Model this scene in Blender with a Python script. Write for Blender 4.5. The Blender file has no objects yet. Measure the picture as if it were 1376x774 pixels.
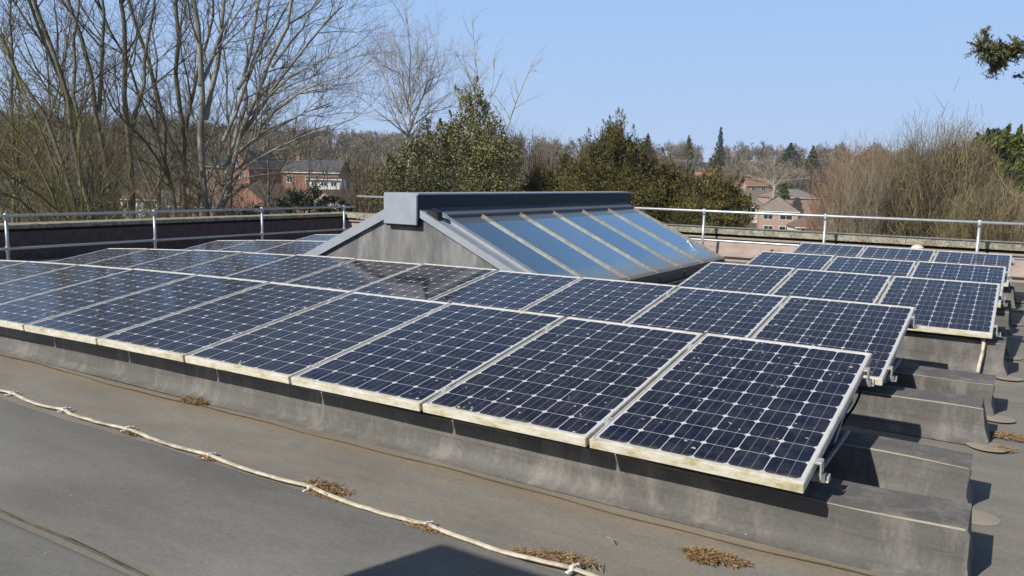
import bpy, math, random
import numpy as np
from mathutils import Matrix, Vector
R = math.radians
random.seed(7)
S = bpy.context.scene
# ------------------------------------------------------------------ camera
CAM = np.array([.668, -3.401, 1.232]); YAW, PITCH, ROLL, FPX = .5547, -.1345, .0229, 1095.3
def cam_axes():
    cy, sy, cp, sp = math.cos(YAW), math.sin(YAW), math.cos(PITCH), math.sin(PITCH)
    f = np.array([-sy*cp, cy*cp, sp]); r = np.array([cy, sy, 0.]); u = np.cross(r, f)
    cr, sr = math.cos(ROLL), math.sin(ROLL)
    return cr*r+sr*u, -sr*r+cr*u, f
RX, UX, FX = cam_axes()
cd = bpy.data.cameras.new('camera'); cam = bpy.data.objects.new('camera', cd); S.collection.objects.link(cam)
cam.matrix_world = Matrix(((RX[0], UX[0], -FX[0], CAM[0]), (RX[1], UX[1], -FX[1], CAM[1]), (RX[2], UX[2], -FX[2], CAM[2]), (0, 0, 0, 1)))
cd.sensor_width = 36; cd.lens = 36*FPX/1376; cd.clip_start = .05; cd.clip_end = 6000
S.camera = cam
# ------------------------------------------------------------------ sky, sun, exposure
SAZ, SEL = R(72), R(37)                       # heading of the light over the ground (from +x), elevation
W = bpy.data.worlds.new('World'); S.world = W; W.use_nodes = True
nt = W.node_tree; bg = nt.nodes['Background']
sk = nt.nodes.new('ShaderNodeTexSky'); sk.sky_type = 'NISHITA'; sk.sun_disc = False
sx, sy_ = -math.cos(SAZ), -math.sin(SAZ)
sk.sun_elevation = SEL; sk.sun_rotation = math.atan2(sx, sy_) % (2*math.pi)
sk.altitude = 0; sk.air_density = 1.0; sk.dust_density = 0.6; sk.ozone_density = 2.2
# clear spring air: near the horizon the sky stays an even pale blue
tcw = nt.nodes.new('ShaderNodeTexCoord'); sep = nt.nodes.new('ShaderNodeSeparateXYZ'); nt.links.new(tcw.outputs['Generated'], sep.inputs[0])
rmp = nt.nodes.new('ShaderNodeValToRGB'); rmp.color_ramp.elements[0].position = .0; rmp.color_ramp.elements[0].color = (7.0, 9.3, 13.2, 1); rmp.color_ramp.elements[1].position = .34; rmp.color_ramp.elements[1].color = (3.9, 7.1, 12.9, 1)
fac = nt.nodes.new('ShaderNodeMapRange'); fac.inputs[1].default_value = .2; fac.inputs[2].default_value = .5; fac.inputs[3].default_value = .9; fac.inputs[4].default_value = .0
nt.links.new(sep.outputs[2], rmp.inputs[0]); nt.links.new(sep.outputs[2], fac.inputs[0])
mxs = nt.nodes.new('ShaderNodeMix'); mxs.data_type = 'RGBA'; nt.links.new(fac.outputs[0], mxs.inputs[0]); nt.links.new(sk.outputs[0], mxs.inputs[6]); nt.links.new(rmp.outputs[0], mxs.inputs[7])
nt.links.new(mxs.outputs[2], bg.inputs[0]); bg.inputs[1].default_value = .07
sd = bpy.data.lights.new('sun', 'SUN'); sd.energy = 5.0; sd.angle = R(.5); sd.color = (1, .94, .85)
sun = bpy.data.objects.new('sun', sd); S.collection.objects.link(sun)
sun.rotation_euler = Vector((math.cos(SAZ)*math.cos(SEL), math.sin(SAZ)*math.cos(SEL), -math.sin(SEL))).to_track_quat('-Z', 'Y').to_euler()
S.view_settings.view_transform = 'Standard'; S.view_settings.look = 'None'
S.view_settings.exposure = 0.12; S.view_settings.gamma = 1.0; S.view_settings.use_curve_mapping = False
S.render.engine = 'CYCLES'

# ------------------------------------------------------------------ helpers
def ray(px, py): return FX+(px-688)/FPX*RX-(py-387)/FPX*UX
def at(px, py, D):
    d = ray(px, py); return CAM+D/math.hypot(d[0], d[1])*d
def onz(px, py, z):
    d = ray(px, py); return CAM+(z-CAM[2])/d[2]*d
def ony(px, py, y):
    d = ray(px, py); return CAM+(y-CAM[1])/d[1]*d

def tag(o, label=None, cat=None, group=None, kind=None):
    if label: o['label'] = label
    if cat: o['category'] = cat
    if group: o['group'] = group
    if kind: o['kind'] = kind
    return o
def empty(name, loc=(0, 0, 0), rot=(0, 0, 0)):
    o = bpy.data.objects.new(name, None); o.empty_display_size = .1
    o.location = loc; o.rotation_euler = rot; S.collection.objects.link(o); return o
def link(name, me, mats, parent=None):
    for m in (mats if isinstance(mats, (list, tuple)) else [mats]): me.materials.append(m)
    o = bpy.data.objects.new(name, me); S.collection.objects.link(o)
    if parent: o.parent = parent
    return o
class MB:
    def __init__(s): s.v = []; s.f = []; s.uv = None; s.smooth = False
    def box(s, x0, x1, y0, y1, z0, z1, b=0.0, M=None):
        if b:
            import bmesh
            bm = bmesh.new(); bmesh.ops.create_cube(bm, size=1)
            for v in bm.verts: v.co = ((x0+x1)/2+v.co.x*(x1-x0), (y0+y1)/2+v.co.y*(y1-y0), (z0+z1)/2+v.co.z*(z1-z0))
            bmesh.ops.bevel(bm, geom=bm.edges[:], offset=b, segments=2, affect='EDGES')
            n = len(s.v); bm.verts.index_update()
            s.v += [tuple(M @ v.co) if M else tuple(v.co) for v in bm.verts]
            s.f += [tuple(n+v.index for v in f.verts) for f in bm.faces]; bm.free(); return s
        n = len(s.v)
        p = [(x0, y0, z0), (x1, y0, z0), (x1, y1, z0), (x0, y1, z0), (x0, y0, z1), (x1, y0, z1), (x1, y1, z1), (x0, y1, z1)]
        if M: p = [tuple(M @ Vector(q)) for q in p]
        s.v += p
        s.f += [tuple(n+i for i in q) for q in ((0, 3, 2, 1), (4, 5, 6, 7), (0, 1, 5, 4), (1, 2, 6, 5), (2, 3, 7, 6), (3, 0, 4, 7))]
        return s
    def poly(s, pts):
        n = len(s.v); s.v += [tuple(map(float, p)) for p in pts]; s.f.append(tuple(range(n, n+len(pts)))); return s
    def prism(s, pts, d):
        """pts: closed outline, extruded by vector d"""
        n = len(s.v); k = len(pts); d = np.array(d, float)
        s.v += [tuple(map(float, p)) for p in pts]+[tuple(np.array(p, float)+d) for p in pts]
        s.f.append(tuple(range(n+k-1, n-1, -1))); s.f.append(tuple(range(n+k, n+2*k)))
        for i in range(k): j = (i+1) % k; s.f.append((n+i, n+j, n+k+j, n+k+i))
        return s
    def tube(s, pts, rad, k=8, cap=True):
        pts = np.array(pts, float); m = len(pts)
        rad = np.full(m, rad) if np.isscalar(rad) else np.array(rad, float)
        t = np.gradient(pts, axis=0); t /= np.linalg.norm(t, axis=1)[:, None]+1e-12
        ref = np.array([0, 0, 1.]) if abs(t[:, 2]).mean() < .8 else np.array([1., 0, 0])
        a = np.cross(t, ref); a /= np.linalg.norm(a, axis=1)[:, None]+1e-12; b = np.cross(t, a)
        n = len(s.v); ang = np.arange(k)*2*math.pi/k
        for i in range(m):
            for q in ang: s.v.append(tuple(pts[i]+rad[i]*(math.cos(q)*a[i]+math.sin(q)*b[i])))
        for i in range(m-1):
            for j in range(k):
                j2 = (j+1) % k; s.f.append((n+i*k+j, n+i*k+j2, n+(i+1)*k+j2, n+(i+1)*k+j))
        if cap: s.f.append(tuple(n+j for j in range(k-1, -1, -1))); s.f.append(tuple(n+(m-1)*k+j for j in range(k)))
        return s
    def lathe(s, c, prof, k=16):
        n = len(s.v); m = len(prof)
        for r_, z in prof:
            for j in range(k): a = j*2*math.pi/k; s.v.append((c[0]+r_*math.cos(a), c[1]+r_*math.sin(a), c[2]+z))
        for i in range(m-1):
            for j in range(k): j2 = (j+1) % k; s.f.append((n+i*k+j, n+i*k+j2, n+(i+1)*k+j2, n+(i+1)*k+j))
        s.f.append(tuple(n+(m-1)*k+j for j in range(k))); s.f.append(tuple(n+j for j in range(k-1, -1, -1))); return s
    def mesh(s, name):
        me = bpy.data.meshes.new(name); me.from_pydata(s.v, [], s.f); me.validate(); 
        if s.smooth: me.polygons.foreach_set('use_smooth', [True]*len(me.polygons))
        me.update(); return me
    def build(s, name, mats, parent=None): return link(name, s.mesh(name), mats, parent)
def recalc(o):
    import bmesh
    bm = bmesh.new(); bm.from_mesh(o.data); bmesh.ops.recalc_face_normals(bm, faces=bm.faces[:]); bm.to_mesh(o.data); bm.free(); return o
def quad_mesh(name, P, mi=None):
    """P: (n,4,3) array of quads"""
    n = len(P); me = bpy.data.meshes.new(name)
    me.vertices.add(n*4); me.vertices.foreach_set('co', P.reshape(-1).astype(np.float32))
    me.loops.add(n*4); me.loops.foreach_set('vertex_index', np.arange(n*4, dtype=np.int32))
    me.polygons.add(n); me.polygons.foreach_set('loop_start', np.arange(0, n*4, 4, dtype=np.int32)); me.polygons.foreach_set('loop_total', np.full(n, 4, np.int32))
    if mi is not None: me.polygons.foreach_set('material_index', mi.astype(np.int32))
    me.update(calc_edges=True); me.validate(); return me

# ------------------------------------------------------------------ materials
MATS = {}
class NG:
    def __init__(s, name):
        m = bpy.data.materials.new(name); m.use_nodes = True; s.m = m; s.t = m.node_tree; s.p = s.t.nodes['Principled BSDF']
    def n(s, typ, **kw):
        nd = s.t.nodes.new('ShaderNode'+typ)
        for k, v in kw.items():
            if k.startswith('i_'):
                key = k[2:]; key = int(key) if key.isdigit() else key
                nd.inputs[key].default_value = v
            else: setattr(nd, k, v)
        return nd
    def l(s, a, b): s.t.links.new(a, b)
    def math(s, op, a, b=None, c=None, clamp=False):
        nd = s.t.nodes.new('ShaderNodeMath'); nd.operation = op; nd.use_clamp = clamp
        for i, x in enumerate((a, b, c)):
            if x is None: continue
            if isinstance(x, (int, float)): nd.inputs[i].default_value = x
            else: s.l(x, nd.inputs[i])
        return nd.outputs[0]
    def noise(s, vec, scale, detail=4, rough=.6, stretch=None):
        if stretch:
            mp = s.n('Mapping'); mp.inputs['Scale'].default_value = stretch; s.l(vec, mp.inputs[0]); vec = mp.outputs[0]
        nd = s.n('TexNoise'); nd.inputs['Scale'].default_value = scale; nd.inputs['Detail'].default_value = detail; nd.inputs['Roughness'].default_value = rough
        s.l(vec, nd.inputs['Vector']); return nd.outputs['Fac']
    def ramp(s, fac, stops):
        nd = s.n('ValToRGB'); e = nd.color_ramp.elements
        while len(e) < len(stops): e.new(.5)
        for i, (p, c) in enumerate(stops): e[i].position = p; e[i].color = (*c, 1) if len(c) == 3 else c
        s.l(fac, nd.inputs[0]); return nd.outputs[0]
    def mix(s, fac, a, b, mode='MIX'):
        nd = s.n('Mix', data_type='RGBA', blend_type=mode)
        for sock, x in ((nd.inputs[0], fac), (nd.inputs[6], a), (nd.inputs[7], b)):
            if isinstance(x, (int, float)): sock.default_value = x
            elif isinstance(x, tuple): sock.default_value = (*x, 1)
            else: s.l(x, sock)
        return nd.outputs[2]
    def bump(s, h, strength=.3, dist=.01):
        nd = s.n('Bump'); nd.inputs['Strength'].default_value = strength; nd.inputs['Distance'].default_value = dist
        s.l(h, nd.inputs['Height']); s.l(nd.outputs[0], s.p.inputs['Normal'])
    def co(s, which='Object'):
        return s.n('TexCoord').outputs[which]
    def wpos(s): return s.n('NewGeometry').outputs['Position']
    def xyz(s, v):
        nd = s.n('SeparateXYZ'); s.l(v, nd.inputs[0]); return nd.outputs
def simple(name, col, rough=.6, metal=0, var=.25, scale=6, bump=0, world=True, spec=.5, col2=None):
    g = NG(name); v = g.wpos() if world else g.co()
    f = g.noise(v, scale, 5)
    c2 = col2 or tuple(x*(1-var) for x in col); c1 = tuple(min(1, x*(1+var)) for x in col)
    c = g.ramp(f, [(.3, c2), (.7, c1)]); g.l(c, g.p.inputs['Base Color'])
    g.p.inputs['Roughness'].default_value = rough; g.p.inputs['Metallic'].default_value = metal; g.p.inputs['Specular IOR Level'].default_value = spec
    if bump: g.bump(g.noise(v, scale*6, 4), bump, .01)
    return g.m

# roofing membrane: grey-olive, mottled, tan silt where water stands
def membrane(name, base, silt, amount, streak=False, band=False):
    g = NG(name); w = g.wpos()
    big = g.noise(w, 1.1, 6, .6, (.6, 1.6, 1)); mid = g.noise(w, 5, 6, .7); fine = g.noise(w, 60, 3, .7)
    c = g.ramp(big, [(.3, tuple(x*.74 for x in base)), (.7, tuple(x*1.18 for x in base))]); c = g.mix(g.ramp(g.noise(w, .8, 7, .7, (.5, 2.4, 1)), [(.5, (0, 0, 0)), (.72, (.5, .5, .5))]), c, tuple(x*.62 for x in base))
    c = g.mix(g.math('MULTIPLY', g.ramp(mid, [(.48, (0, 0, 0)), (.75, (1, 1, 1))]), amount), c, silt)
    if streak:
        st = g.noise(w, 2.6, 6, .7, (.55, 1.4, 4.5)); c = g.mix(g.math('MULTIPLY', g.ramp(st, [(.46, (0, 0, 0)), (.7, (1, 1, 1))]), .55), c, (.065, .058, .052))
        st = g.noise(w, 6, 6, .75, (1.6, 1, .5)); c = g.mix(g.math('MULTIPLY', g.ramp(st, [(.54, (0, 0, 0)), (.74, (1, 1, 1))]), .4), c, (.06, .055, .05))
        st = g.noise(w, 2.1, 5, .7, (3, 3, .8)); c = g.mix(g.math('MULTIPLY', g.ramp(st, [(.5, (0, 0, 0)), (.75, (1, 1, 1))]), .55), c, (.31, .29, .26))
    if band:   # rusty silt left where water stands along the foot of the front curb, damp dark patches beyond
        yy = g.xyz(w)[1]; bb = g.math('SUBTRACT', 1, g.math('MULTIPLY', g.math('ABSOLUTE', g.math('SUBTRACT', yy, g.math('MULTIPLY_ADD', g.noise(w, 1.7, 4), .18, -.04))), 7), clamp=True)
        c = g.mix(g.math('MULTIPLY', bb, g.math('MULTIPLY', g.noise(w, 4, 5, .7), .8)), c, (.25, .18, .105))
        c = g.mix(g.math('MULTIPLY', g.ramp(g.noise(w, 3.1, 7, .75, (.6, 1.6, 1)), [(.55, (0, 0, 0)), (.72, (1, 1, 1))]), .4), c, (.12, .115, .085))
    vor = g.n('TexVoronoi'); vor.inputs['Scale'].default_value = 9; g.l(w, vor.inputs['Vector'])
    sp = g.math('LESS_THAN', vor.outputs['Distance'], .045)
    wn = g.n('TexWhiteNoise'); g.l(vor.outputs['Position'], wn.inputs['Vector']); sp = g.math('MULTIPLY', sp, g.math('GREATER_THAN', wn.outputs['Value'], .6))
    c = g.mix(g.math('MULTIPLY', sp, .55), c, (.5, .48, .44))
    c = g.mix(.35, c, g.ramp(fine, [(.25, (.25, .25, .25)), (.75, (.75, .75, .75))]), 'OVERLAY')
    g.l(c, g.p.inputs['Base Color']); g.p.inputs['Roughness'].default_value = .72; g.p.inputs['Specular IOR Level'].default_value = .35
    h = g.math('ADD', g.math('MULTIPLY', g.noise(w, 2.4, 4), 1.0), g.math('MULTIPLY', fine, .06)); g.bump(h, .35, .02)
    return g.m
M_roof = membrane('roof membrane', (.222, .21, .182), (.265, .22, .16), .6, False, True)
M_lap = membrane('roof membrane walkway', (.205, .198, .178), (.225, .205, .165), .35)
M_curb = membrane('curb membrane', (.128, .124, .118), (.165, .15, .128), .4, True)
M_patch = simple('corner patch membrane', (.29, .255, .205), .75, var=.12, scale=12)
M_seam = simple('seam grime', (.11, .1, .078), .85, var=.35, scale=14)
M_silt = simple('silt line', (.15, .108, .062), .9, var=.35, scale=9)
M_alu = NG('weathered aluminium frame'); g = M_alu; w = g.wpos()
f = g.noise(w, 9, 6, .7); c = g.ramp(f, [(.4, (.66, .65, .63)), (.6, (.54, .51, .44)), (.84, (.38, .33, .2))])
g.l(c, g.p.inputs['Base Color']); g.p.inputs['Roughness'].default_value = .5; g.p.inputs['Metallic'].default_value = .15; M_alu = g.m
M_lip = NG('front frame with lichen'); g = M_lip; w = g.wpos()
f = g.noise(w, 5, 7, .75, (1, 1, 3)); c = g.ramp(f, [(.38, (.7, .68, .62)), (.52, (.58, .54, .42)), (.63, (.4, .36, .19)), (.76, (.2, .17, .08))])
g.l(c, g.p.inputs['Base Color']); g.p.inputs['Roughness'].default_value = .65; M_lip = g.m
M_steel = simple('galvanised steel tube', (.5, .52, .54), .42, .55, .15, 20)
M_clampm = simple('clamp aluminium', (.62, .61, .57), .4, .5, .2, 30)
M_rail = simple('dull mounting rail', (.2, .21, .22), .5, .4, .2, 10)
M_brk = simple('dark support beam', (.06, .068, .074), .55, .1, .25, 10)
M_black = simple('black rubber', (.012, .012, .013), .6, 0, .3, 10)
M_white = simple('white plastic conduit', (.6, .54, .43), .6, 0, .14, 14, col2=(.3, .25, .17))
M_clip = simple('white clip', (.74, .72, .66), .5, 0, .1, 18)
M_needle = simple('dead needles', (.3, .2, .1), .85, 0, .55, 55, col2=(.09, .055, .028))
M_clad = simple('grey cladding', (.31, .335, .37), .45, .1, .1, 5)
M_clad_shade = simple('grey capping in shade', (.02, .026, .04), .65, .0, .1, 2)  # same grey cladding turned from the sun, its shade put into the colour
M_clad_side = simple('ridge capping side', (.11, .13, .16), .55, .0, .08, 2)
g = NG('lead gable streaked'); w = g.wpos(); f = g.noise(w, 2.2, 6, .65, (3.0, 1, .8)); f2 = g.noise(w, 1.2, 3, .5)
c = g.ramp(f, [(.36, (.085, .087, .09)), (.52, (.155, .156, .155)), (.68, (.27, .265, .255))]); z = g.xyz(w)[2]
c = g.mix(g.ramp(f2, [(.4, (0, 0, 0)), (.7, (.7, .7, .7))]), c, (.215, .212, .205))
g.l(c, g.p.inputs['Base Color']); g.p.inputs['Roughness'].default_value = .75; M_gable = g.m
g = NG('solar control glass'); g.p.inputs['Base Color'].default_value = (.33, .5, .62, 1); g.p.inputs['Metallic'].default_value = .82; g.p.inputs['Roughness'].default_value = .035
w = g.wpos(); gx = g.xyz(w)[0]; f = g.noise(w, 1.3, 3); g.bump(f, .12, .01); nz = g.noise(w, 6, 5, .7)
film = g.ramp(g.math('ADD', gx, g.math('MULTIPLY', nz, .25)), [(0, (0, 0, 0)), (1, (1, 1, 1))])
mr = g.n('MapRange'); g.l(g.math('ADD', gx, g.math('MULTIPLY', nz, .22)), mr.inputs[0]); mr.inputs[1].default_value = -3.85; mr.inputs[2].default_value = -3.5
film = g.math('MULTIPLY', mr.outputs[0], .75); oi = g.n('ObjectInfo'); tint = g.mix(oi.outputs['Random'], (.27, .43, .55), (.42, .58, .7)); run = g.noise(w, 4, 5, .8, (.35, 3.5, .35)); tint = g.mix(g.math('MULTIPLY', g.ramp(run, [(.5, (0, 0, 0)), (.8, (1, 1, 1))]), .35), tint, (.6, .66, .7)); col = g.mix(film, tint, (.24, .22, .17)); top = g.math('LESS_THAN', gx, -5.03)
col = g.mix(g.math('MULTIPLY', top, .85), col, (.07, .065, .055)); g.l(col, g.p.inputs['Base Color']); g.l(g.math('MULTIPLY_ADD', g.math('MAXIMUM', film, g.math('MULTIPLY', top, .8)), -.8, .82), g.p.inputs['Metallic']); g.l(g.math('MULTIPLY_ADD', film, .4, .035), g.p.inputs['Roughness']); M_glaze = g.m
g = NG('skylight glazing bar'); g.l(g.ramp(g.noise(g.wpos(), 14, 4), [(.3, (.15, .135, .11)), (.7, (.29, .26, .21))]), g.p.inputs['Base Color']); g.p.inputs['Roughness'].default_value = .45; g.p.inputs['Metallic'].default_value = .25; M_bar = g.m
g = NG('lichened coping stone'); w = g.wpos(); f = g.noise(w, 7, 7, .8); f2 = g.noise(w, 28, 4, .7)
c = g.ramp(f, [(.36, (.13, .12, .085)), (.5, (.25, .235, .18)), (.66, (.4, .38, .31))]); c = g.mix(.5, c, g.ramp(f2, [(.35, (.3, .3, .28)), (.65, (.7, .7, .66))]), 'OVERLAY')
g.l(c, g.p.inputs['Base Color']); g.p.inputs['Roughness'].default_value = .9; g.bump(f2, .5, .01); M_coping = g.m
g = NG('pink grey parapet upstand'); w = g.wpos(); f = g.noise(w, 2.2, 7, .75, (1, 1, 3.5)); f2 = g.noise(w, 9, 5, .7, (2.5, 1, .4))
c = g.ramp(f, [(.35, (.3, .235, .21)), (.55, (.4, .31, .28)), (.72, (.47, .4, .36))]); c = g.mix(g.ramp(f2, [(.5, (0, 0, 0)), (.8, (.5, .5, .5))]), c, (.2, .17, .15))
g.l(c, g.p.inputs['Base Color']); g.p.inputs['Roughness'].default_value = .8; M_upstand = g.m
M_shadewall = simple('shaded upstand', (.085, .06, .058), .85, 0, .3, 7)  # shade on the left parapet's inner face is put into this dark colour
M_reveal = simple('drip recess shade', (.03, .026, .024), .9, 0, .2, 7)  # near-black colour carries the shade inside the gap

# PV laminate: cells, busbars, chamfered corners, droppings, dust
g = NG('photovoltaic laminate'); uv = g.co('UV'); X, Y, _ = g.xyz(uv)
oi = g.n('ObjectInfo'); rnd = oi.outputs['Random']
fu = g.math('ABSOLUTE', g.math('SUBTRACT', g.math('FRACT', X), .5)); fv = g.math('ABSOLUTE', g.math('SUBTRACT', g.math('FRACT', Y), .5))
lines = g.math('MAXIMUM', g.math('GREATER_THAN', fu, .488), g.math('GREATER_THAN', fv, .491))
lines = g.math('MAXIMUM', lines, g.math('GREATER_THAN', g.math('ADD', fu, fv), .885))
out = g.math('MAXIMUM', g.math('MAXIMUM', g.math('LESS_THAN', X, 0), g.math('GREATER_THAN', X, 6)), g.math('MAXIMUM', g.math('LESS_THAN', Y, 0), g.math('GREATER_THAN', Y, 10)))
lines = g.math('MAXIMUM', lines, out)
bus = g.math('COMPARE', fu, .168, .0085)
fing = g.math('GREATER_THAN', g.math('FRACT', g.math('MULTIPLY', Y, 40)), .75)
cid = g.n('Combine' + 'XYZ'); g.l(g.math('FLOOR', X), cid.inputs[0]); g.l(g.math('FLOOR', Y), cid.inputs[1]); g.l(g.math('MULTIPLY', rnd, 97), cid.inputs[2])
wn = g.n('TexWhiteNoise'); g.l(cid.outputs[0], wn.inputs['Vector'])
cell = g.mix(wn.outputs['Value'], (.006, .0085, .026), (.010, .013, .036))
pv = g.n('CombineXYZ'); g.l(X, pv.inputs[0]); g.l(Y, pv.inputs[1]); g.l(g.math('MULTIPLY', rnd, 60), pv.inputs[2])
cell = g.mix(g.math('MULTIPLY', g.ramp(g.noise(pv.outputs[0], .6, 4), [(.4, (0, 0, 0)), (.75, (1, 1, 1))]), .5), cell, (.02, .019, .024))
cell = g.mix(g.math('MULTIPLY', g.math('FRACT', g.math('MULTIPLY', rnd, 7.3)), .55), cell, (.019, .017, .023)); col = g.mix(g.math('MULTIPLY', bus, .55), cell, (.3, .31, .35)); col = g.mix(lines, col, (.6, .61, .63))
dust = g.ramp(g.noise(pv.outputs[0], 2.2, 6, .75), [(.42, (0, 0, 0)), (.8, (1, 1, 1))]); col = g.mix(g.math('MULTIPLY', dust, .13), col, (.3, .28, .24))
edge = g.ramp(g.math('ADD', Y, g.math('MULTIPLY', g.noise(pv.outputs[0], 1.5, 5), .5)), [(.0, (1, 1, 1)), (.42, (0, 0, 0))]); col = g.mix(g.math('MULTIPLY', edge, .6), col, (.28, .25, .16))
drops = None
for sc, th, pr_ in ((1.3, .13, .85), (4.2, .2, .92)):
    vo = g.n('TexVoronoi'); vo.inputs['Scale'].default_value = sc; mp = g.n('Mapping'); mp.inputs['Scale'].default_value = (1, 1.3, 1)
    dn = g.n('TexNoise'); dn.inputs['Scale'].default_value = 9; g.l(pv.outputs[0], dn.inputs['Vector'])
    ad = g.n('VectorMath', operation='MULTIPLY_ADD'); g.l(dn.outputs['Color'], ad.inputs[0]); ad.inputs[1].default_value = (.12, .12, 0); g.l(pv.outputs[0], ad.inputs[2])
    g.l(ad.outputs[0], mp.inputs[0]); g.l(mp.outputs[0], vo.inputs['Vector'])
    w2 = g.n('TexWhiteNoise'); g.l(vo.outputs['Position'], w2.inputs['Vector'])
    d = g.math('MULTIPLY', g.math('LESS_THAN', vo.outputs['Distance'], g.math('MULTIPLY', w2.outputs['Value'], th)), g.math('GREATER_THAN', w2.outputs['Value'], pr_-.25 if sc < 2 else pr_-.15))
    drops = d if drops is None else g.math('MAXIMUM', drops, g.math('MULTIPLY', d, g.math('GREATER_THAN', g.noise(pv.outputs[0], .5, 2), .52)))
col = g.mix(g.math('MULTIPLY', drops, .8), col, (.6, .6, .58))
g.l(col, g.p.inputs['Base Color'])
g.l(g.math('ADD', g.math('MULTIPLY', dust, .12), g.math('MULTIPLY_ADD', drops, .5, .09)), g.p.inputs['Roughness']); g.p.inputs['IOR'].default_value = 1.36; M_pv = g.m

def bark(name, a, b, scale=3):
    g = NG(name); w = g.wpos(); f = g.noise(w, scale, 6, .75, (1, 1, .35)); g.l(g.ramp(f, [(.35, a), (.68, b)]), g.p.inputs['Base Color'])
    g.p.inputs['Roughness'].default_value = .9; g.p.inputs['Specular IOR Level'].default_value = .2; return g.m
B_grey = bark('grey olive bark', (.085, .075, .045), (.235, .215, .155))
B_twig = bark('brown grey twigs', (.065, .052, .035), (.15, .12, .082), 1)
B_silver = bark('silvery trunk bark', (.16, .15, .125), (.36, .34, .29))
B_birch = bark('pale birch bark', (.33, .3, .26), (.6, .56, .5))
B_btwig = bark('pinkish pale twigs', (.2, .155, .125), (.36, .3, .25), 1)
B_moss = bark('mossy willow bark', (.1, .09, .035), (.22, .2, .085))
B_tan = bark('tan willow twigs', (.12, .1, .055), (.27, .225, .13), .6)
B_oran = bark('russet twigs', (.19, .115, .06), (.31, .2, .115), .5)
B_pale = bark('pale oak limbs', (.24, .2, .15), (.4, .35, .27), .5)
B_brown = bark('dark brown trunk', (.05, .035, .02), (.12, .085, .055))
def leafm(name, cols, scale=1.2, rough=.6):
    g = NG(name); w = g.wpos(); f = g.noise(w, scale, 5, .7); n2 = g.n('TexWhiteNoise'); 
    v = g.n('TexVoronoi'); v.inputs['Scale'].default_value = scale*9; g.l(w, v.inputs['Vector']); ff = g.math('ADD', g.math('MULTIPLY', f, .65), g.math('MULTIPLY', g.xyz(v.outputs['Color'])[0], .35))
    k = len(cols); g.l(g.ramp(ff, [(.28+.48*i/(k-1), c) for i, c in enumerate(cols)]), g.p.inputs['Base Color']); g.p.inputs['Roughness'].default_value = rough
    g.p.inputs['Specular IOR Level'].default_value = .3; return g.m
L_holly = leafm('holly leaves', [(.075, .08, .028), (.15, .15, .055), (.26, .235, .1), (.42, .37, .2)], 1.3, .45)
L_yew = leafm('yew needles', [(.03, .036, .012), (.065, .066, .02), (.13, .108, .03), (.25, .175, .055)], 1.0)
L_yewg = leafm('bright green yew', [(.03, .05, .01), (.08, .11, .02), (.15, .17, .04)], .8)
L_dark = leafm('dark conifer', [(.014, .024, .014), (.035, .05, .028), (.06, .075, .04)], .6)
L_cedar = leafm('cedar needles', [(.025, .035, .022), (.06, .075, .04), (.15, .15, .05), (.24, .19, .06)], 5)
L_wood = leafm('winter woodland twigs', [(.08, .065, .045), (.15, .118, .082), (.24, .19, .135), (.18, .175, .085)], .045)
L_scrub = leafm('undergrowth', [(.045, .036, .016), (.11, .082, .045), (.2, .145, .085), (.13, .13, .05)], .22)
def brick(name, a, b, mortar):
    g = NG(name); w = g.co(); X, Y, Z = g.xyz(w); cv = g.n('CombineXYZ'); g.l(g.math('ADD', X, Y), cv.inputs[0]); g.l(Z, cv.inputs[1])
    br = g.n('TexBrick'); g.l(cv.outputs[0], br.inputs['Vector']); br.inputs['Color1'].default_value = (*a, 1); br.inputs['Color2'].default_value = (*b, 1); br.inputs['Mortar'].default_value = (*mortar, 1)
    br.inputs['Scale'].default_value = 1; br.inputs['Brick Width'].default_value = .225; br.inputs['Row Height'].default_value = .075; br.inputs['Mortar Size'].default_value = .008
    g.l(br.outputs[0], g.p.inputs['Base Color']); g.p.inputs['Roughness'].default_value = .85; return g.m
M_brick = brick('red brick', (.33, .12, .07), (.25, .09, .055), (.3, .26, .22)); M_brickp = brick('pink brown brick', (.36, .22, .16), (.44, .29, .21), (.42, .36, .3))
def tiles(name, a, b):
    g = NG(name); w = g.co(); X, Y, Z = g.xyz(w); f = g.noise(w, 2.5, 6); c = g.ramp(f, [(.3, a), (.7, b)])
    st = g.math('LESS_THAN', g.math('FRACT', g.math('MULTIPLY', Z, 6.5)), .2); c = g.mix(g.math('MULTIPLY', st, .5), c, tuple(x*.4 for x in a)); g.l(c, g.p.inputs['Base Color']); g.p.inputs['Roughness'].default_value = .85; return g.m
T_brown = tiles('brown roof tiles', (.13, .085, .06), (.24, .16, .115)); T_grey = tiles('grey brown roof tiles', (.17, .145, .115), (.28, .24, .2)); T_slate = tiles('slate roof', (.06, .06, .068), (.11, .11, .12)); T_red = tiles('orange brown roof tiles', (.26, .12, .07), (.4, .21, .13))
M_cream = simple('cream render', (.66, .6, .46), .8, 0, .1, 1, world=False); M_whitep = simple('white paint', (.8, .79, .76), .6, 0, .04, 1, world=False)
M_pane = NG('window pane'); M_pane.p.inputs['Base Color'].default_value = (.03, .035, .04, 1); M_pane.p.inputs['Roughness'].default_value = .08; M_pane = M_pane.m
M_grass = NG('grass and leaf litter'); g = M_grass; w = g.wpos(); f = g.noise(w, .03, 8, .7); c = g.ramp(f, [(.35, (.05, .055, .022)), (.5, (.085, .075, .04)), (.65, (.1, .08, .055))]); g.l(c, g.p.inputs['Base Color']); g.p.inputs['Roughness'].default_value = .95; M_grass = g.m
M_road = simple('asphalt', (.06, .06, .058), .9, 0, .2, .8)

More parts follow.
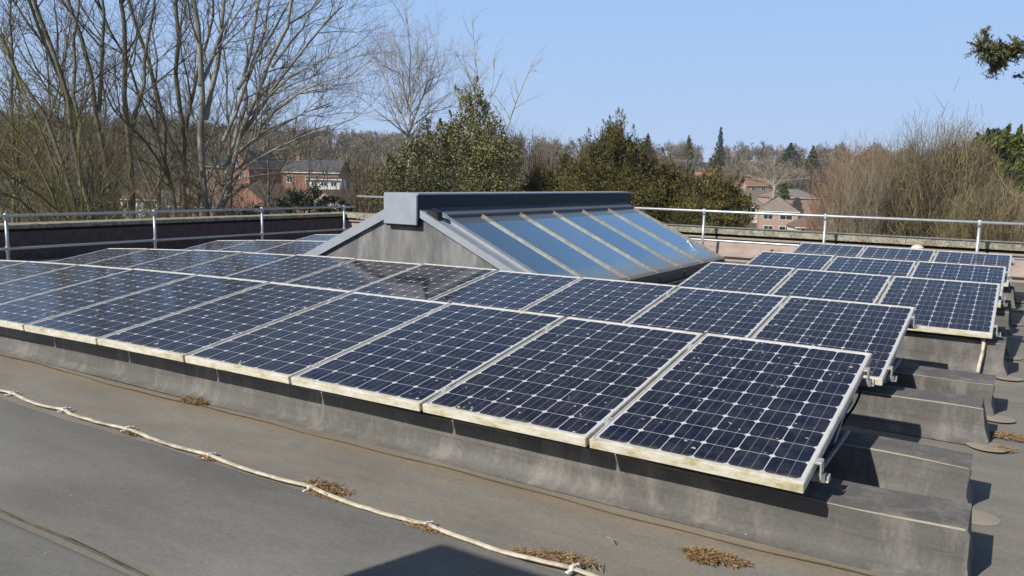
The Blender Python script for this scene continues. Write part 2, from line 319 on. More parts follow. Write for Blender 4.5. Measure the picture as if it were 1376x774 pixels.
# ------------------------------------------------------------------ ground, terrain
GZ = -7.0; RZ = -.36
HW = FX.copy(); VAZ = math.atan2(FX[1], FX[0])
def terr(x, y):
    d = math.hypot(x-CAM[0], y-CAM[1]); a = math.atan2(y-CAM[1], x-CAM[0])-VAZ
    s0 = 250-150*min(1, max(0, (a+.15)/.45)); t = min(1, max(0, (d-s0)/(560-s0))); t = t*t*(3-2*t); hill = 22.5+1.6*math.sin(a*5+1)+(6 if a > 0 else .5)*min(1, abs(a)/.45)
    u = min(1, max(0, (d-500)/1500)); return GZ-min(1, max(0, (d-60)/120))*1.5+t*hill+u*9+.5*math.sin(x*.021)*math.cos(y*.017)*min(1, d/100)
rad = [0, 6, 14, 25, 40, 60, 85, 110, 140, 170, 200, 230, 260, 290, 320, 350, 390, 430, 480, 560, 640, 700]; NA = 96
mb = MB(); mb.smooth = True
for r_ in rad:
    for j in range(NA): a = j*2*math.pi/NA; x = CAM[0]+r_*math.cos(a); y = CAM[1]+r_*math.sin(a); mb.v.append((x, y, terr(x, y)))
for i in range(len(rad)-1):
    for j in range(NA): j2 = (j+1) % NA; mb.f.append((i*NA+j, (i+1)*NA+j, (i+1)*NA+j2, i*NA+j2))
o = mb.build('ground', M_grass); tag(o, kind='structure')
# lane in the valley
a_, b_ = at(60, 300, 62), at(1400, 300, 84); mb = MB(); K = 24
for i in range(K+1):
    t = i/K; p = a_*(1-t)+b_*t; 
    for s_ in (-2.6, 2.6): q = p+np.array([0, s_, 0]); mb.v.append((q[0], q[1], terr(q[0], q[1])+.05))
for i in range(K): mb.f.append((2*i, 2*i+2, 2*i+3, 2*i+1))
o = mb.build('road', M_road); tag(o, kind='structure')

# ------------------------------------------------------------------ the flat roof building
BX0, BX1, BY0, BY1 = -14.3, 9.0, -9.0, 12.25
bld = empty('flat_roof_building', (0, 0, GZ)); tag(bld, 'flat roofed building under the camera, grey membrane roof edged by parapets', 'building')
def kid(o, parent):
    o.parent = parent; o.location = (0, 0, -parent.location.z) if o.type == 'MESH' else o.location; return o
mb = MB().box(BX0+.05, BX1-.05, BY0+.05, BY1-.05, GZ, RZ-.02); kid(mb.build('wall', M_brickp), bld)
# roof deck: one sheet, subdivided for gentle ponding undulation
mb = MB(); mb.smooth = True; NX, NY = 90, 80
for j in range(NY+1):
    for i in range(NX+1):
        x = BX0+.1+(BX1-BX0-.2)*i/NX; y = BY0+.1+(BY1-BY0-.2)*j/NY
        mb.v.append((x, y, RZ+.005*math.sin(x*1.7+y)+.004*math.sin(y*2.3-x*.8)))
for j in range(NY):
    for i in range(NX): n = j*(NX+1)+i; mb.f.append((n, n+1, n+NX+2, n+NX+1))
kid(mb.build('roof_deck', M_roof), bld)
# walkway sheet lapped over the deck in front of the conduit
mb = MB(); n = 60
for i in range(n+1):
    x = -13.2+21*i/n
    e = -.615+.012*math.sin(x*3.1)
    for (y, z) in ((-1.56, RZ+.014), (e-.03, RZ+.018), (e, RZ+.008)): mb.v.append((x, y, z+.005*math.sin(x*1.7+y)))
for i in range(n):
    for k in range(2): mb.f.append((i*3+k, i*3+3+k, i*3+4+k, i*3+k+1))
for i in range(n+1):
    x = -13.2+21*i/n
    for (y, z) in ((-8.5, RZ+.02), (-1.66, RZ+.02), (-1.62, RZ+.01)): mb.v.append((x, y, z+.005*math.sin(x*1.7+y)))
b0 = (n+1)*3
for i in range(n):
    for k in range(2): mb.f.append((b0+i*3+k, b0+i*3+3+k, b0+i*3+4+k, b0+i*3+k+1))
mb.smooth = True
o = kid(mb.build('lapped_sheet', M_lap), bld); o['label'] = 'smoother grey membrane sheet lapped in front of the white conduit'
mb = MB(); 
for i in range(n+1):
    x = -13.2+21*i/n; wv = .006*math.sin(x*4.3); z = RZ+.021+.005*math.sin(x*1.7)
    mb.v += [(x, -1.605+wv, z), (x, -1.588+wv+.004*math.sin(x*11), z)]
for i in range(n): mb.f.append((2*i, 2*i+2, 2*i+3, 2*i+1))
o = kid(mb.build('dark_seam', M_seam), bld)
mb = MB()
for i in range(141):
    x = -13+13.9*i/140; wv = .012*math.sin(x*2.9)+.006*math.sin(x*9.1); hw = .0025+.005*abs(math.sin(x*1.3+.6)); z = RZ+.009+.005*math.sin(x*1.7)
    mb.v += [(x, .06+wv-hw, z), (x, .06+wv+hw, z)]
for i in range(140): mb.f.append((2*i, 2*i+2, 2*i+3, 2*i+1))
o = kid(mb.build('silt_line', M_silt), bld)

# parapets: upstand, drip recess, coping stones
def cz_back(x): return .385+.0*x if x > -6 else .385-.12*min(1, (-6-x)/7)
par = empty('back_parapet', (0, 11.95, RZ)); tag(par, 'low parapet wall across the back of the roof, pinkish upstand under lichened coping', 'parapet')
def pk(mb, name, mat, par): o = mb.build(name, mat, par); o.location = -Vector(par.location); return o
xs = list(np.linspace(-14.2, 9, 30))
def strip(sections, x_list):   # sections: outline (y,z-offset from coping height or absolute)
    mb = MB(); k = len(sections)
    for x in x_list:
        c = cz_back(x)
        for (y, z, rel) in sections: mb.v.append((x, y, c+z if rel else z))
    for i in range(len(x_list)-1):
        for j in range(k): j2 = (j+1) % k; mb.f.append((i*k+j, i*k+j2, (i+1)*k+j2, (i+1)*k+j))
    mb.f.append(tuple(range(k))); n0 = (len(x_list)-1)*k; mb.f.append(tuple(n0+j for j in range(k-1, -1, -1))); return mb
o = pk(strip([(11.82, RZ-.01, 0), (11.86, -.20, 1), (12.2, -.20, 1), (12.2, RZ-.01, 0)], xs), 'upstand', M_upstand, par); recalc(o)
o = pk(strip([(11.8, -.205, 1), (11.8, -.17, 1), (12.18, -.17, 1), (12.18, -.205, 1)], xs), 'flashing', M_patch, par); recalc(o)
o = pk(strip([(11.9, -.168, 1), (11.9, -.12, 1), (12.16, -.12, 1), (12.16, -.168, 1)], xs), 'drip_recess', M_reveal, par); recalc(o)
cx = np.linspace(-14.2, 9, 22)
for i in range(21):
    mb = MB(); a, b = cx[i]+.004, cx[i+1]-.004; ca, cb = cz_back(a), cz_back(b)
    mb.prism([(a, 11.78, ca-.118), (a, 12.24, ca-.118), (a, 12.24, ca-.02), (a, 12.22, ca), (a, 11.80, ca), (a, 11.78, ca-.02)], (b-a, 0, cb-ca)); o = pk(mb, 'coping_stone', M_coping, par); recalc(o)
mb = MB().box(-11.8, 8.9, 11.6, 11.81, RZ, RZ+.12); o = pk(mb, 'base_kerb', M_curb, par)
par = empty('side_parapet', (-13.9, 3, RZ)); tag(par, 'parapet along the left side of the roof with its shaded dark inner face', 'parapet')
CL = .255
mb = MB().box(-14.2, -13.72, -9, 11.76, RZ-.01, CL-.12); pk(mb, 'upstand', M_shadewall, par)
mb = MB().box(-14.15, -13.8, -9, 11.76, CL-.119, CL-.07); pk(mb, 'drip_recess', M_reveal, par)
for i in range(14):
    y0 = -9+20.76*i/14; mb = MB().box(-14.26, -13.66, y0+.004, y0+20.76/14-.004, CL-.069, CL, .008); pk(mb, 'coping_stone', M_coping, par)
# small box and pipe on the back parapet
t = empty('vent_pipe', tuple(np.array([-3.15, 11.66, RZ]))); tag(t, 'thin dark vertical pipe beside a small box at the foot of the back parapet', 'pipe')
MB().tube([(0, 0, .1), (0, 0, .34), (.0, .12, .38)], .025).build('pipe', M_brk, t); MB().box(-.32, -.1, -.05, .08, .0, .24, .01).build('junction_box', M_brk, t)
t = empty('roof_lamp', (-.75, 11.7, cz_back(0)-.2)); tag(t, 'small round off-white bulkhead fitting on the back parapet above the far panels', 'lamp')
MB().lathe((0, -.02, 0), [(.03, -.08), (.035, 0), (.1, .02), (.1, .05), (.06, .085), (.01, .095)], 16).build('lamp_cover', M_cream, t); MB().tube([(0, 0, -.16), (0, 0, -.06)], .018).build('bracket', M_brk, t)

# guard rails
def guardrail(name, label, posts, ztop, zmid, ends, foot, inward):
    t = empty(name, (posts[0][0], posts[0][1], RZ)); tag(t, label, 'guardrail')
    def loc(p): return (p[0]-posts[0][0], p[1]-posts[0][1], p[2]-RZ)
    a, b = ends
    m = MB(); m.smooth = True; m.tube([loc((*a, ztop)), loc((*[(a[i]+b[i])/2 for i in (0, 1)], ztop-.006)), loc((*b, ztop))], .024, 12); m.build('top_rail', M_steel, t)
    m = MB(); m.smooth = True; m.tube([loc((*a, zmid)), loc((*b, zmid))], .021, 10); m.build('middle_rail', M_steel, t)
    for k, p in enumerate(posts):
        m = MB(); m.smooth = True; m.tube([loc((p[0], p[1], RZ+.03)), loc((p[0], p[1], ztop-.03))], .024, 12)
        po = m.build('post', M_steel, t)
        m = MB(); m.smooth = True; c = loc((p[0], p[1], ztop)); m.lathe((c[0], c[1], c[2]), [(.031, -.075), (.033, -.03), (.034, .02), (.026, .036)], 12); m.build('fitting', M_steel, po)
        m = MB(); c = loc((p[0], p[1], zmid)); m.lathe((c[0], c[1], c[2]), [(.03, -.045), (.034, -.04), (.034, .04), (.03, .045)], 12); m.build('fitting', M_steel, po)
        q = loc((p[0]+foot[0], p[1]+foot[1], RZ+.02)); m = MB(); m.tube([loc((p[0], p[1], RZ+.04)), (q[0], q[1], .04)], .02, 8); m.build('foot_arm', M_steel, po)
        m = MB(); m.box(q[0]-.16, q[0]+.16, q[1]-.16, q[1]+.16, 0.008, .07, .02); m.build('counterweight', M_black, po)
    return t
guardrail('guardrail', 'galvanised tube guardrail standing in front of the back parapet', [(-10.8, 11.4), (-8.65, 11.4), (-6.5, 11.4), (-4.335, 11.4), (-2.185, 11.4), (.125, 11.4), (2.3, 11.4), (4.5, 11.4)], .705, .165, ((-12.95, 11.4), (6, 11.4)), (0, -.9), 0)
guardrail('guardrail', 'galvanised tube guardrail along the dark left parapet', [(-13.0, -1.2), (-13.0, 1.1), (-13.02, 3.37), (-13.0, 5.98), (-13.0, 8.52), (-13.0, 11.0)], .455, -.075, ((-13.0, -4), (-13.0, 11.36)), (.45, 0), 0)

# ------------------------------------------------------------------ roof curbs carrying the panels
def curb(y0, y1, top, x0, x1, label, patch=True):
    t = empty('roof_curb', (x1, (y0+y1)/2, RZ)); tag(t, label, 'curb', 'membrane covered curbs under the panels')
    ox, oy, oz = t.location; H = top-RZ; b = .011; wy0, wy1 = y0-oy, y1-oy; c = .085
    prof = [(wy0-c, .004), (wy0-c*.55, .014), (wy0-c*.2, .04), (wy0-.004, .085), (wy0-.006, H*.52), (wy0+.0005, H*.535), (wy0+.004, H-b*1.5), (wy0+b*.4, H-b*.4), (wy0+b*1.4, H),
            (wy1-b*1.4, H+.004), (wy1-b*.3, H-b*.5), (wy1, H-b*1.8), (wy1+.004, .09), (wy1+c*.3, .035), (wy1+c*.7, .01), (wy1+c, .004)]
    m = MB(); m.smooth = True; L_ = x1-x0; n = max(6, int(L_/.13)); k = len(prof); rg = random.Random(int(y0*1000))
    ph = [rg.uniform(0, 6) for _ in range(4)]
    for i in range(n+1):
        x = -L_*i/n
        for j, (y, z) in enumerate(prof):
            wob = .0045*math.sin(x*2.3+ph[0])+.003*math.sin(x*6.1+ph[1]); zz = z+(.004*math.sin(x*3.1+ph[2])+.003*math.sin(x*8+ph[3]) if 6 < j < 11 else 0)
            yy = y+wob*(1 if 2 < j < 12 else 0); xx = x
            if i == 0: xx += (.035*(1-min(1, z/.1)) if z < .1 else 0)-(.008 if 6 < j < 12 else 0)+.012*math.sin(z*14+ph[1])
            m.v.append((xx, yy, zz))
    for i in range(n):
        for j in range(k-1): m.f.append((i*k+j, (i+1)*k+j, (i+1)*k+j+1, i*k+j+1))
    m.f.append(tuple(range(k))); m.f.append(tuple(n*k+j for j in range(k-1, -1, -1)))
    o = m.build('curb_body', M_curb, t); recalc(o)
    try:
        o.data.set_sharp_from_angle(angle=R(30))
    except Exception: pass
    for nm, j0, dy, dz, wd, mt in (('edge_highlight', 7, -.003, .002, .006, M_patch), ('lap_line', 5, -.004, 0, .006, M_seam)):  # pale strip is a highlight painted along the top front edge; lap line below
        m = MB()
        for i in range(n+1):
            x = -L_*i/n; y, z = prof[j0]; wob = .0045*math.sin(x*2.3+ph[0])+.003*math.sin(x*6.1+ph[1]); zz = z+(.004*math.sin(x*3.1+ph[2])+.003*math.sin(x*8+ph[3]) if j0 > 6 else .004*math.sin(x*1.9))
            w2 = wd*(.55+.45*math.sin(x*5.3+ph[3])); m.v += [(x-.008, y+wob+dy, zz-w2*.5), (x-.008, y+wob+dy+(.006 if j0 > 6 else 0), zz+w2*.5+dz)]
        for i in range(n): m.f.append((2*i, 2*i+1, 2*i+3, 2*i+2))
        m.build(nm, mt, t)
    if patch:
        for (px_, py_, r1_) in ((.035, wy0-.07, .115),):
            m = MB(); m.smooth = True
            for q in range(20):
                a = q*2*math.pi/20; m.v.append((px_+r1_*math.cos(a), py_+r1_*.95*math.sin(a), .011))
            for q in range(20):
                a = q*2*math.pi/20; m.v.append((px_+(r1_-.03)*math.cos(a), py_+(r1_-.03)*.95*math.sin(a), .0145))
            for q in range(20): q2 = (q+1) % 20; m.f.append((q, q2, 20+q2, 20+q))
            m.f.append(tuple(range(20, 40))); m.build('corner_patch', M_patch, t)
    return t
ORD = ['nearest', 'second', 'third', 'fourth', 'fifth', 'sixth', 'seventh', 'eighth', 'ninth', 'tenth']
CB = [(.215, .545, -.13, .60), (1.085, 1.345, -.13, .567), (2.375, 2.66, -.13, .584), (3.14, 3.49, -.13, .615), (4.62, 5.02, -.075, .66), (5.62, 5.92, -.12, .655), (6.9, 7.2, -.1, .66), (7.9, 8.2, -.12, .66), (9.22, 9.5, -.1, .68), (10.2, 10.5, -.12, .68)]
for i, (y0, y1, tp, x1) in enumerate(CB):
    x0 = -12.2 if i < 2 else (-11.4 if i < 4 else -2.9)
    nm = ['longest membrane curb under the front edge of the front panel row', 'curb behind the front one, under the back of the front panel row', 'third curb from the camera, under the front edge of the second panel row', 'fourth curb from the camera, under the back of the second panel row',
          'taller curb with a white conduit strip over its face, below the third panel row', 'sixth curb from the camera, mostly hidden beneath the third panel row', 'seventh curb from the camera, at the front of the fourth panel row', 'eighth curb from the camera, at the back of the fourth panel row', 'ninth curb from the camera, at the front of the farthest panel row', 'farthest curb, under the back of the farthest panel row'][i]
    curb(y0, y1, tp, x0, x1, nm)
for i, (y0, y1) in enumerate([(4.62, 5.0), (5.62, 5.92), (6.9, 7.2), (7.9, 8.2)]):
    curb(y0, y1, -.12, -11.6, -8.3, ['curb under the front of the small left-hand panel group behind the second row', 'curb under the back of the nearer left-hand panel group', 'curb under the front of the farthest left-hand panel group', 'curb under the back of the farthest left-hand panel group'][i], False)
# white conduit strip over curb five
p0, p1 = ony(1320, 462, 4.6), ony(1318, 497, 4.6)
mb = MB(); mb.smooth = True; xx = p0[0]
mb.tube([(xx-.02, 4.75, -.055), (xx, 4.62, -.06), (xx+.01, 4.593, -.09), (xx+.008, 4.588, -.18), (xx-.005, 4.56, -.26), (xx-.01, 4.5, RZ+.03)], .016, 8)
o = mb.build('conduit_drop', M_white); tag(o, 'short white conduit strip running down the face of the fifth curb', 'conduit')

# ------------------------------------------------------------------ solar panels
PW, PL, PT = .99, 1.68, .045; TILT = .1577; MG = .018
def panel_meshes():
    fr = MB(); b = .003
    fr.box(-PW, 0, 0, .022, -PT, .003, b); lip = fr; 
    side = MB(); side.box(-PW, -PW+.013, .0225, PL-.0225, -PT, .003, b); side.box(-.013, 0, .0225, PL-.0225, -PT, .003, b); side.box(-PW, 0, PL-.022, PL, -PT, .003, b)
    me = MB(); x0, x1, y0, y1 = -PW+.013, -.013, .0222, PL-.0222
    me.poly([(x0, y0, -.001), (x1, y0, -.001), (x1, y1, -.001), (x0, y1, -.001)]); 
    gm = me.mesh('laminate'); uvl = gm.uv_layers.new(name='UVMap'); cs = (x1-x0-.02)/6; cl = (y1-y0-.03)/10
    for li, lp in enumerate(gm.loops):
        v = gm.vertices[lp.vertex_index].co; uvl.data[li].uv = ((v.x-x0-.01)/cs, (v.y-y0-.015)/cl)
    bk = MB(); bk.poly([(x0, y0, -.01), (x0, y1, -.01), (x1, y1, -.01), (x1, y0, -.01)]); bk.box(-PW*.5-.06, -PW*.5+.06, PL-.28, PL-.18, -.035, -.0105)
    cl_ = MB(); cl_.box(.0005, .0195, 0, .06, -.04, .006, .002); cl_.box(-.006, .026, 0, .06, .0035, .0075, .001); cl_.lathe((.01, .03, .0075), [(.006, 0), (.006, .005)], 8)
    me_fr = fr.mesh('front_frame'); me_fr.materials.append(M_lip); ms = side.mesh('side_frame'); ms.materials.append(M_alu); gm.materials.append(M_pv)
    mbk = bk.mesh('back_sheet'); mbk.materials.append(M_cream); mc = cl_.mesh('clamp'); mc.materials.append(M_clampm)
    ec = MB(); ec.box(.0005, .03, 0, .05, -.004, .0075, .002); ec.box(.022, .03, 0, .05, -.085, -.004, .002); ec.box(.03, .06, 0.005, .045, -.085, -.078, .002); ec.box(.052, .06, .005, .045, -.078, -.055, .002)
    me_ = ec.mesh('end_clamp'); me_.materials.append(M_clampm)
    return me_fr, ms, gm, mbk, mc, me_
PM = panel_meshes(); RT = {}
def sag(x): return max(-.3, .0003*x*x+.0002*x**3) if x < 0 else 0
def place_panel(x, y, z, label, grp, end):
    jr = random.Random(round(x*97+y*31)); t = empty('solar_panel', (x, y, z+sag(x)), (TILT+jr.uniform(-.0025, .0025), jr.uniform(-.002, .002)+math.atan((sag(x-.99)-sag(x))/.99), jr.uniform(-.001, .001)))
    tag(t, label, 'solar panel', grp)
    for nm, me in zip(('front_frame', 'side_frame', 'laminate', 'back_sheet'), PM[:4]):
        o = bpy.data.objects.new(nm, me); S.collection.objects.link(o); o.parent = t
    for yy in (.2, PL-.3):
        o = bpy.data.objects.new('clamp', PM[5] if end else PM[4]); S.collection.objects.link(o); o.parent = t; o.location = (0, yy, 0)
    return t
def nth(i, n):
    return 'rightmost' if i == 0 else ('leftmost' if i == n-1 else ['', 'second from the right', 'third from the right', 'fourth from the right', 'fifth from the right', 'sixth from the right', 'seventh from the right', 'eighth from the right', 'ninth from the right', 'tenth from the right', 'eleventh from the right'][i])
ROWS = [('front row', .004, 0, 0, 12, 'panels of the front row'), ('long second row', .004, 2.235, -.005, 11, 'panels of the second row'),
        ('third row, right of the skylight', .552, 4.528, .012, 3, 'panels of the third row beside the skylight'), ('fourth row, right of the skylight', .568, 6.763, .006, 3, 'panels of the fourth row beside the skylight'),
        ('farthest row near the back parapet', .607, 9.093, .0, 3, 'panels of the farthest row'),
        ('nearer short row left of the skylight', -11.499+3.03, 4.528, .0, 3, 'panels just left of the skylight'), ('farthest short row left of the skylight', -11.36+3.03, 6.763, .0, 3, 'panels farthest to the left of the skylight')]
EX = {(0, 0): 'nearest solar panel, whitish frame, at the right end of the front row', (1, 5): 'brownish looking solar panel, sixth from the right in the second row, below the skylight gable'}
def beam_set(x, y, z):     # sloping support under the panels
    pass
for ri, (rn, x0, y0, z0, n, grp) in enumerate(ROWS):
    for k in range(n):
        lab = EX.get((ri, k)) or ('solar panel, %s of the %s' % (nth(k, n), rn))
        place_panel(x0-k*1.01, y0, z0, lab, grp, k == 0)
    # two rails lengthwise, standing on triangular supports
    ct, st = math.cos(TILT), math.sin(TILT)
    for q, s_ in enumerate((.225, PL-.275)):
        m = MB(); xs_ = [x0+.045-(n*1.01+.03)*i/12 for i in range(13)]
        for i, x in enumerate(xs_):
            zc = z0+s_*st-PT*ct-.022+sag(x-.0); yc = y0+s_*ct+.045*st
            for dy, dz in ((-.02, -.02), (.02, -.02), (.02, .016), (-.02, .016)): m.v.append((x, yc+dy, zc+dz))
        for i in range(12):
            for j in range(4): j2 = (j+1) % 4; m.f.append((i*4+j, i*4+j2, i*4+4+j2, i*4+4+j))
        m.f.append((3, 2, 1, 0)); m.f.append((48, 49, 50, 51))
        o = m.build('mounting_rail', M_rail); recalc(o); tag(o, '%s metal mounting rail under the %s of panels' % (('lower', 'upper')[q], rn), 'mounting rail')
    kk = 0
    nb = max(2, int(n*1.01/2.0))
    for k in range(nb):
        x = x0-.07-(n*1.01-.16)*k/(nb-1)
        t = empty('panel_support', (x, y0+.3, RZ+.22)); tag(t, 'dark sloping side plate and legs under the %s, %s from its right end' % (['front row', 'second row', 'third row', 'fourth row', 'farthest row', 'nearer left-hand group', 'farther left-hand group'][ri], ORD[k] if k else 'first'), 'support', 'supports under the panels')
        def P(s_, dn): return np.array([0, s_*ct+dn*st-.3, z0+s_*st-dn*ct-RZ-.22+sag(x)])
        m = MB(); a0, a1, b1, b0_ = P(.3, PT+.003), P(PL-.08, PT+.003), P(PL-.08, PT+.25), P(.3, PT+.10)
        m.prism([a0-[.02, 0, 0], a1-[.02, 0, 0], b1-[.02, 0, 0], b0_-[.02, 0, 0]], (.012, 0, 0)); o = m.build('side_plate', M_brk, t); recalc(o)
        zc = CB[min(9, 2*ri+1)][2] if ri < 5 else -.12; ys = 1.2-.3
        m = MB(); top = P(1.5, PT+.1); m.tube([(0, ys-.2, zc-RZ-.22), tuple(top)], .014, 6); m.build('leg', M_rail, t)
        m = MB(); m.tube([(.03, .35-.3+.05, zc-RZ-.22+.012), (.03, ys+.1, zc-RZ-.22+.012)], .012, 6); m.build('brace', M_rail, t)
# cable loop behind the front row
mb = MB(); mb.smooth = True
pts = []
for i in range(16):
    t_ = i/15; pts.append((-.05-.1*t_+.02*math.sin(t_*5), 1.72+.22*t_, .13-.4*t_**1.2-.05*math.sin(t_*math.pi)))
mb.tube(pts, .008, 6); o = mb.build('cable', M_black); tag(o, 'black cable looping down between the first and second panel rows', 'cable')

# ------------------------------------------------------------------ skylight
sk_ = empty('roof_skylight', (-5.6, 4.2, RZ)); tag(sk_, 'grey ridge skylight with blue tinted sloping glazing and a streaked grey gable', 'skylight')
def sb(mb, name, mat, rc=True, parent=None):
    o = mb.build(name, mat, parent or sk_); 
    o.location = -Vector(sk_.location)
    if rc: recalc(o)
    return o
XC = -5.605; XE = -3.50; SL = .465; ZC = .80; Y0, Y1 = 4.2, 10.08; GX = -5.34
def zs(x): return ZC+.02-SL*(abs(x-XC)-.255)
def zsm(x): return zs(x)
XL = 2*XC-XE
# gable end, left slope, body
mb = MB(); mb.prism([(XL+.05, Y0+.05, RZ), (XE-.05, Y0+.05, RZ), (XE-.05, Y0+.05, zs(XE)-.05), (XC+.25, Y0+.05, zs(XC+.255)-.05), (XC-.25, Y0+.05, zs(XC-.255)-.05), (XL+.05, Y0+.05, zs(XL)-.05)], (0, .3, 0)); sb(mb, 'gable', M_gable)
mb = MB(); mb.prism([(XL+.05, Y1-.3, RZ), (XE-.05, Y1-.3, RZ), (XE-.05, Y1-.3, zs(XE)-.05), (XC, Y1-.3, zs(XC+.255)-.05), (XL+.05, Y1-.3, zs(XL)-.05)], (0, .25, 0)); o = sb(mb, 'gable', M_gable)
mb = MB(); mb.box(XE-.35, XE-.12, Y0+.36, Y1-.31, RZ, zs(XE)-.16); mb.box(XL+.12, XL+.35, Y0+.36, Y1-.31, RZ, zs(XE)-.16); sb(mb, 'upstand', M_curb)
# verge flashings (front), two stepped bands on the right slope
def band(xa, xb, ya, yb, th, lift): 
    return [(xa, ya, zsm(xa)+lift), (xb, ya, zsm(xb)+lift), (xb, ya, zsm(xb)+lift-th), (xa, ya, zsm(xa)+lift-th)], (0, yb-ya, 0)
for (xa, xb, ya, yb, th, lf) in ((XC+.25, XE+.02, Y0, Y0+.13, .09, .012), (XC+.25, XE+.02, Y0+.13, Y0+.24, .05, -.012), (XL-.02, XC-.25, Y0, Y0+.2, .12, .012)):
    mb = MB(); pr_, d = band(xa, xb, ya, yb, th, lf); mb.prism(pr_, d); sb(mb, 'verge_flashing', M_clad)
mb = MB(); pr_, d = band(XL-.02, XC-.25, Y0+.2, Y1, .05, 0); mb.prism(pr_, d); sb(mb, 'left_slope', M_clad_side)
mb = MB(); pr_, d = band(XC+.25, XE+.02, Y0+.24, Y0+.33, .07, .022); mb.prism(pr_, d); sb(mb, 'verge_flashing', M_clad)
# glass panes and bars
ym = [Y0+.3]+[5.27+.938*i for i in range(5)]+[Y1-.02]
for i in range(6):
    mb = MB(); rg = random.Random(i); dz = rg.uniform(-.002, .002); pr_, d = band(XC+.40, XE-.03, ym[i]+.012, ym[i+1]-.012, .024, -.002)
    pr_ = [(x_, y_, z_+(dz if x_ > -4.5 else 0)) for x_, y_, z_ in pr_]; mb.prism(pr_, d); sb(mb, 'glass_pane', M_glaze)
for i in range(1, 7):
    mb = MB(); y = ym[i] if i < 6 else Y1
    for (a, b, th, lf) in ((-.014, .014, .045, .014), (-.005, .005, .02, .026)):
        pr_, d = band(XC+.38, XE-.0, y+a, y+b, th, lf); mb.prism(pr_, d)
    sb(mb, 'glazing_bar', M_bar)
# head flashing, ridge cap, eave
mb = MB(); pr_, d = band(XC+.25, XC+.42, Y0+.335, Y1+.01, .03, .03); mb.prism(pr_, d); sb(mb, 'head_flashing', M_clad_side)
mb = MB(); pr_, d = band(XE-.06, XE+.0, Y0+.34, Y1+.02, .02, .012); mb.prism(pr_, d); sb(mb, 'eave_trim', M_bar)
for i in range(6):
    mb = MB().box(XE-.04, XE+.03, ym[i]+.02, ym[i+1]-.02, zs(XE)-.135, zs(XE)-.015, .004); sb(mb, 'eave_fascia', M_brk)
mb = MB().box(XE-.11, XE+.10, Y0+.4, Y1-.1, zs(XE)-.27, zs(XE)-.14, .004); sb(mb, 'eave_gutter', M_curb)
mb = MB().box(XC-.25, XC+.25, Y0-.015, Y1+.28, .705, 1.0, .004); sb(mb, 'ridge_cap', M_clad_shade)
mb = MB(); mb.prism([(XC-.26, Y0-.03, 1.004), (XC+.26, Y0-.03, 1.004), (XC+.26, Y0-.03, 1.022), (XC, Y0-.03, 1.03), (XC-.26, Y0-.03, 1.022)], (0, Y1+.33-Y0, 0)); sb(mb, 'ridge_top', M_clad)
mb = MB().box(XC-.252, XC+.251, Y0-.05, Y0-.018, .652, 1.003, .004); sb(mb, 'ridge_end_box', M_clad)
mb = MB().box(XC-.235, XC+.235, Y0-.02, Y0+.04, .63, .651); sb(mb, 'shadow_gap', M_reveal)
mb = MB(); x_ = XC+.34; mb.prism([(x_, Y0+.03, zsm(x_)+.014), (x_+.17, Y0+.03, zsm(x_+.17)+.014), (x_+.15, Y0+.03, zsm(x_+.15)+.10), (x_, Y0+.03, zsm(x_)+.06)], (0, .10, 0)); sb(mb, 'vent_hood', M_black)

# ------------------------------------------------------------------ white conduit on the roof, clips, litter
clips = [(-7.3, -.50), (-6.6, -.505), (-5.9, -.515), (-5.207, -.525), (-4.538, -.532), (-3.843, -.536), (-3.049, -.559), (-2.248, -.581), (-1.498, -.596), (-.754, -.583), (-.02, -.6), (.75, -.6), (1.5, -.59)]
t = empty('roof_conduit', (-3.8, -.54, RZ)); tag(t, 'long off-white flat conduit snaking across the roof in front of the panels', 'conduit')
m = MB(); m.smooth = True; prof = [(-.011, 0), (-.011, .008), (-.006, .012), (-.001, .008), (.001, .008), (.006, .012), (.011, .008), (.011, 0)]; pth = []
for i in range(len(clips)-1):
    (xa, ya), (xb, yb) = clips[i], clips[i+1]; rg = random.Random(i+3); amp = -.035-rg.uniform(0, .015); sk2 = rg.uniform(.7, 1.3)
    for q in range(12):
        u_ = q/12; pth.append((xa+(xb-xa)*u_, ya+(yb-ya)*u_+amp*math.sin(math.pi*u_**sk2)+rg.uniform(-.0025, .0025), RZ+.018+.006*math.sin(math.pi*u_)*rg.uniform(.8, 1)+.005*math.sin((xa+(xb-xa)*u_)*1.7-.6)+rg.uniform(-.001, .0015)))
pth = np.array(pth); tg = np.gradient(pth, axis=0); k = len(prof)
for p_, g_ in zip(pth, tg):
    nrm = np.array([-g_[1], g_[0], 0]); nrm /= np.linalg.norm(nrm)
    for (o_, z_) in prof: m.v.append(tuple(p_+nrm*o_+np.array([3.8, .54, z_-RZ])))
for i in range(len(pth)-1):
    for j in range(k): j2 = (j+1) % k; m.f.append((i*k+j, i*k+j2, (i+1)*k+j2, (i+1)*k+j))
recalc(m.build('conduit_strip', M_white, t))
for (x, y) in clips:
    m = MB(); M4 = Matrix.Translation((x+3.8, y+.54, 0)) @ Matrix.Rotation(R(-8), 4, 'Z')
    m.box(-.009, .009, -.045, .045, .012, .018, .002, M4); m.box(-.009, .009, -.016, .016, .018, .034, .003, M4); m.box(-.008, .008, .016, .042, .018, .027, .003, M4); m.build('clip', M_clip, t)
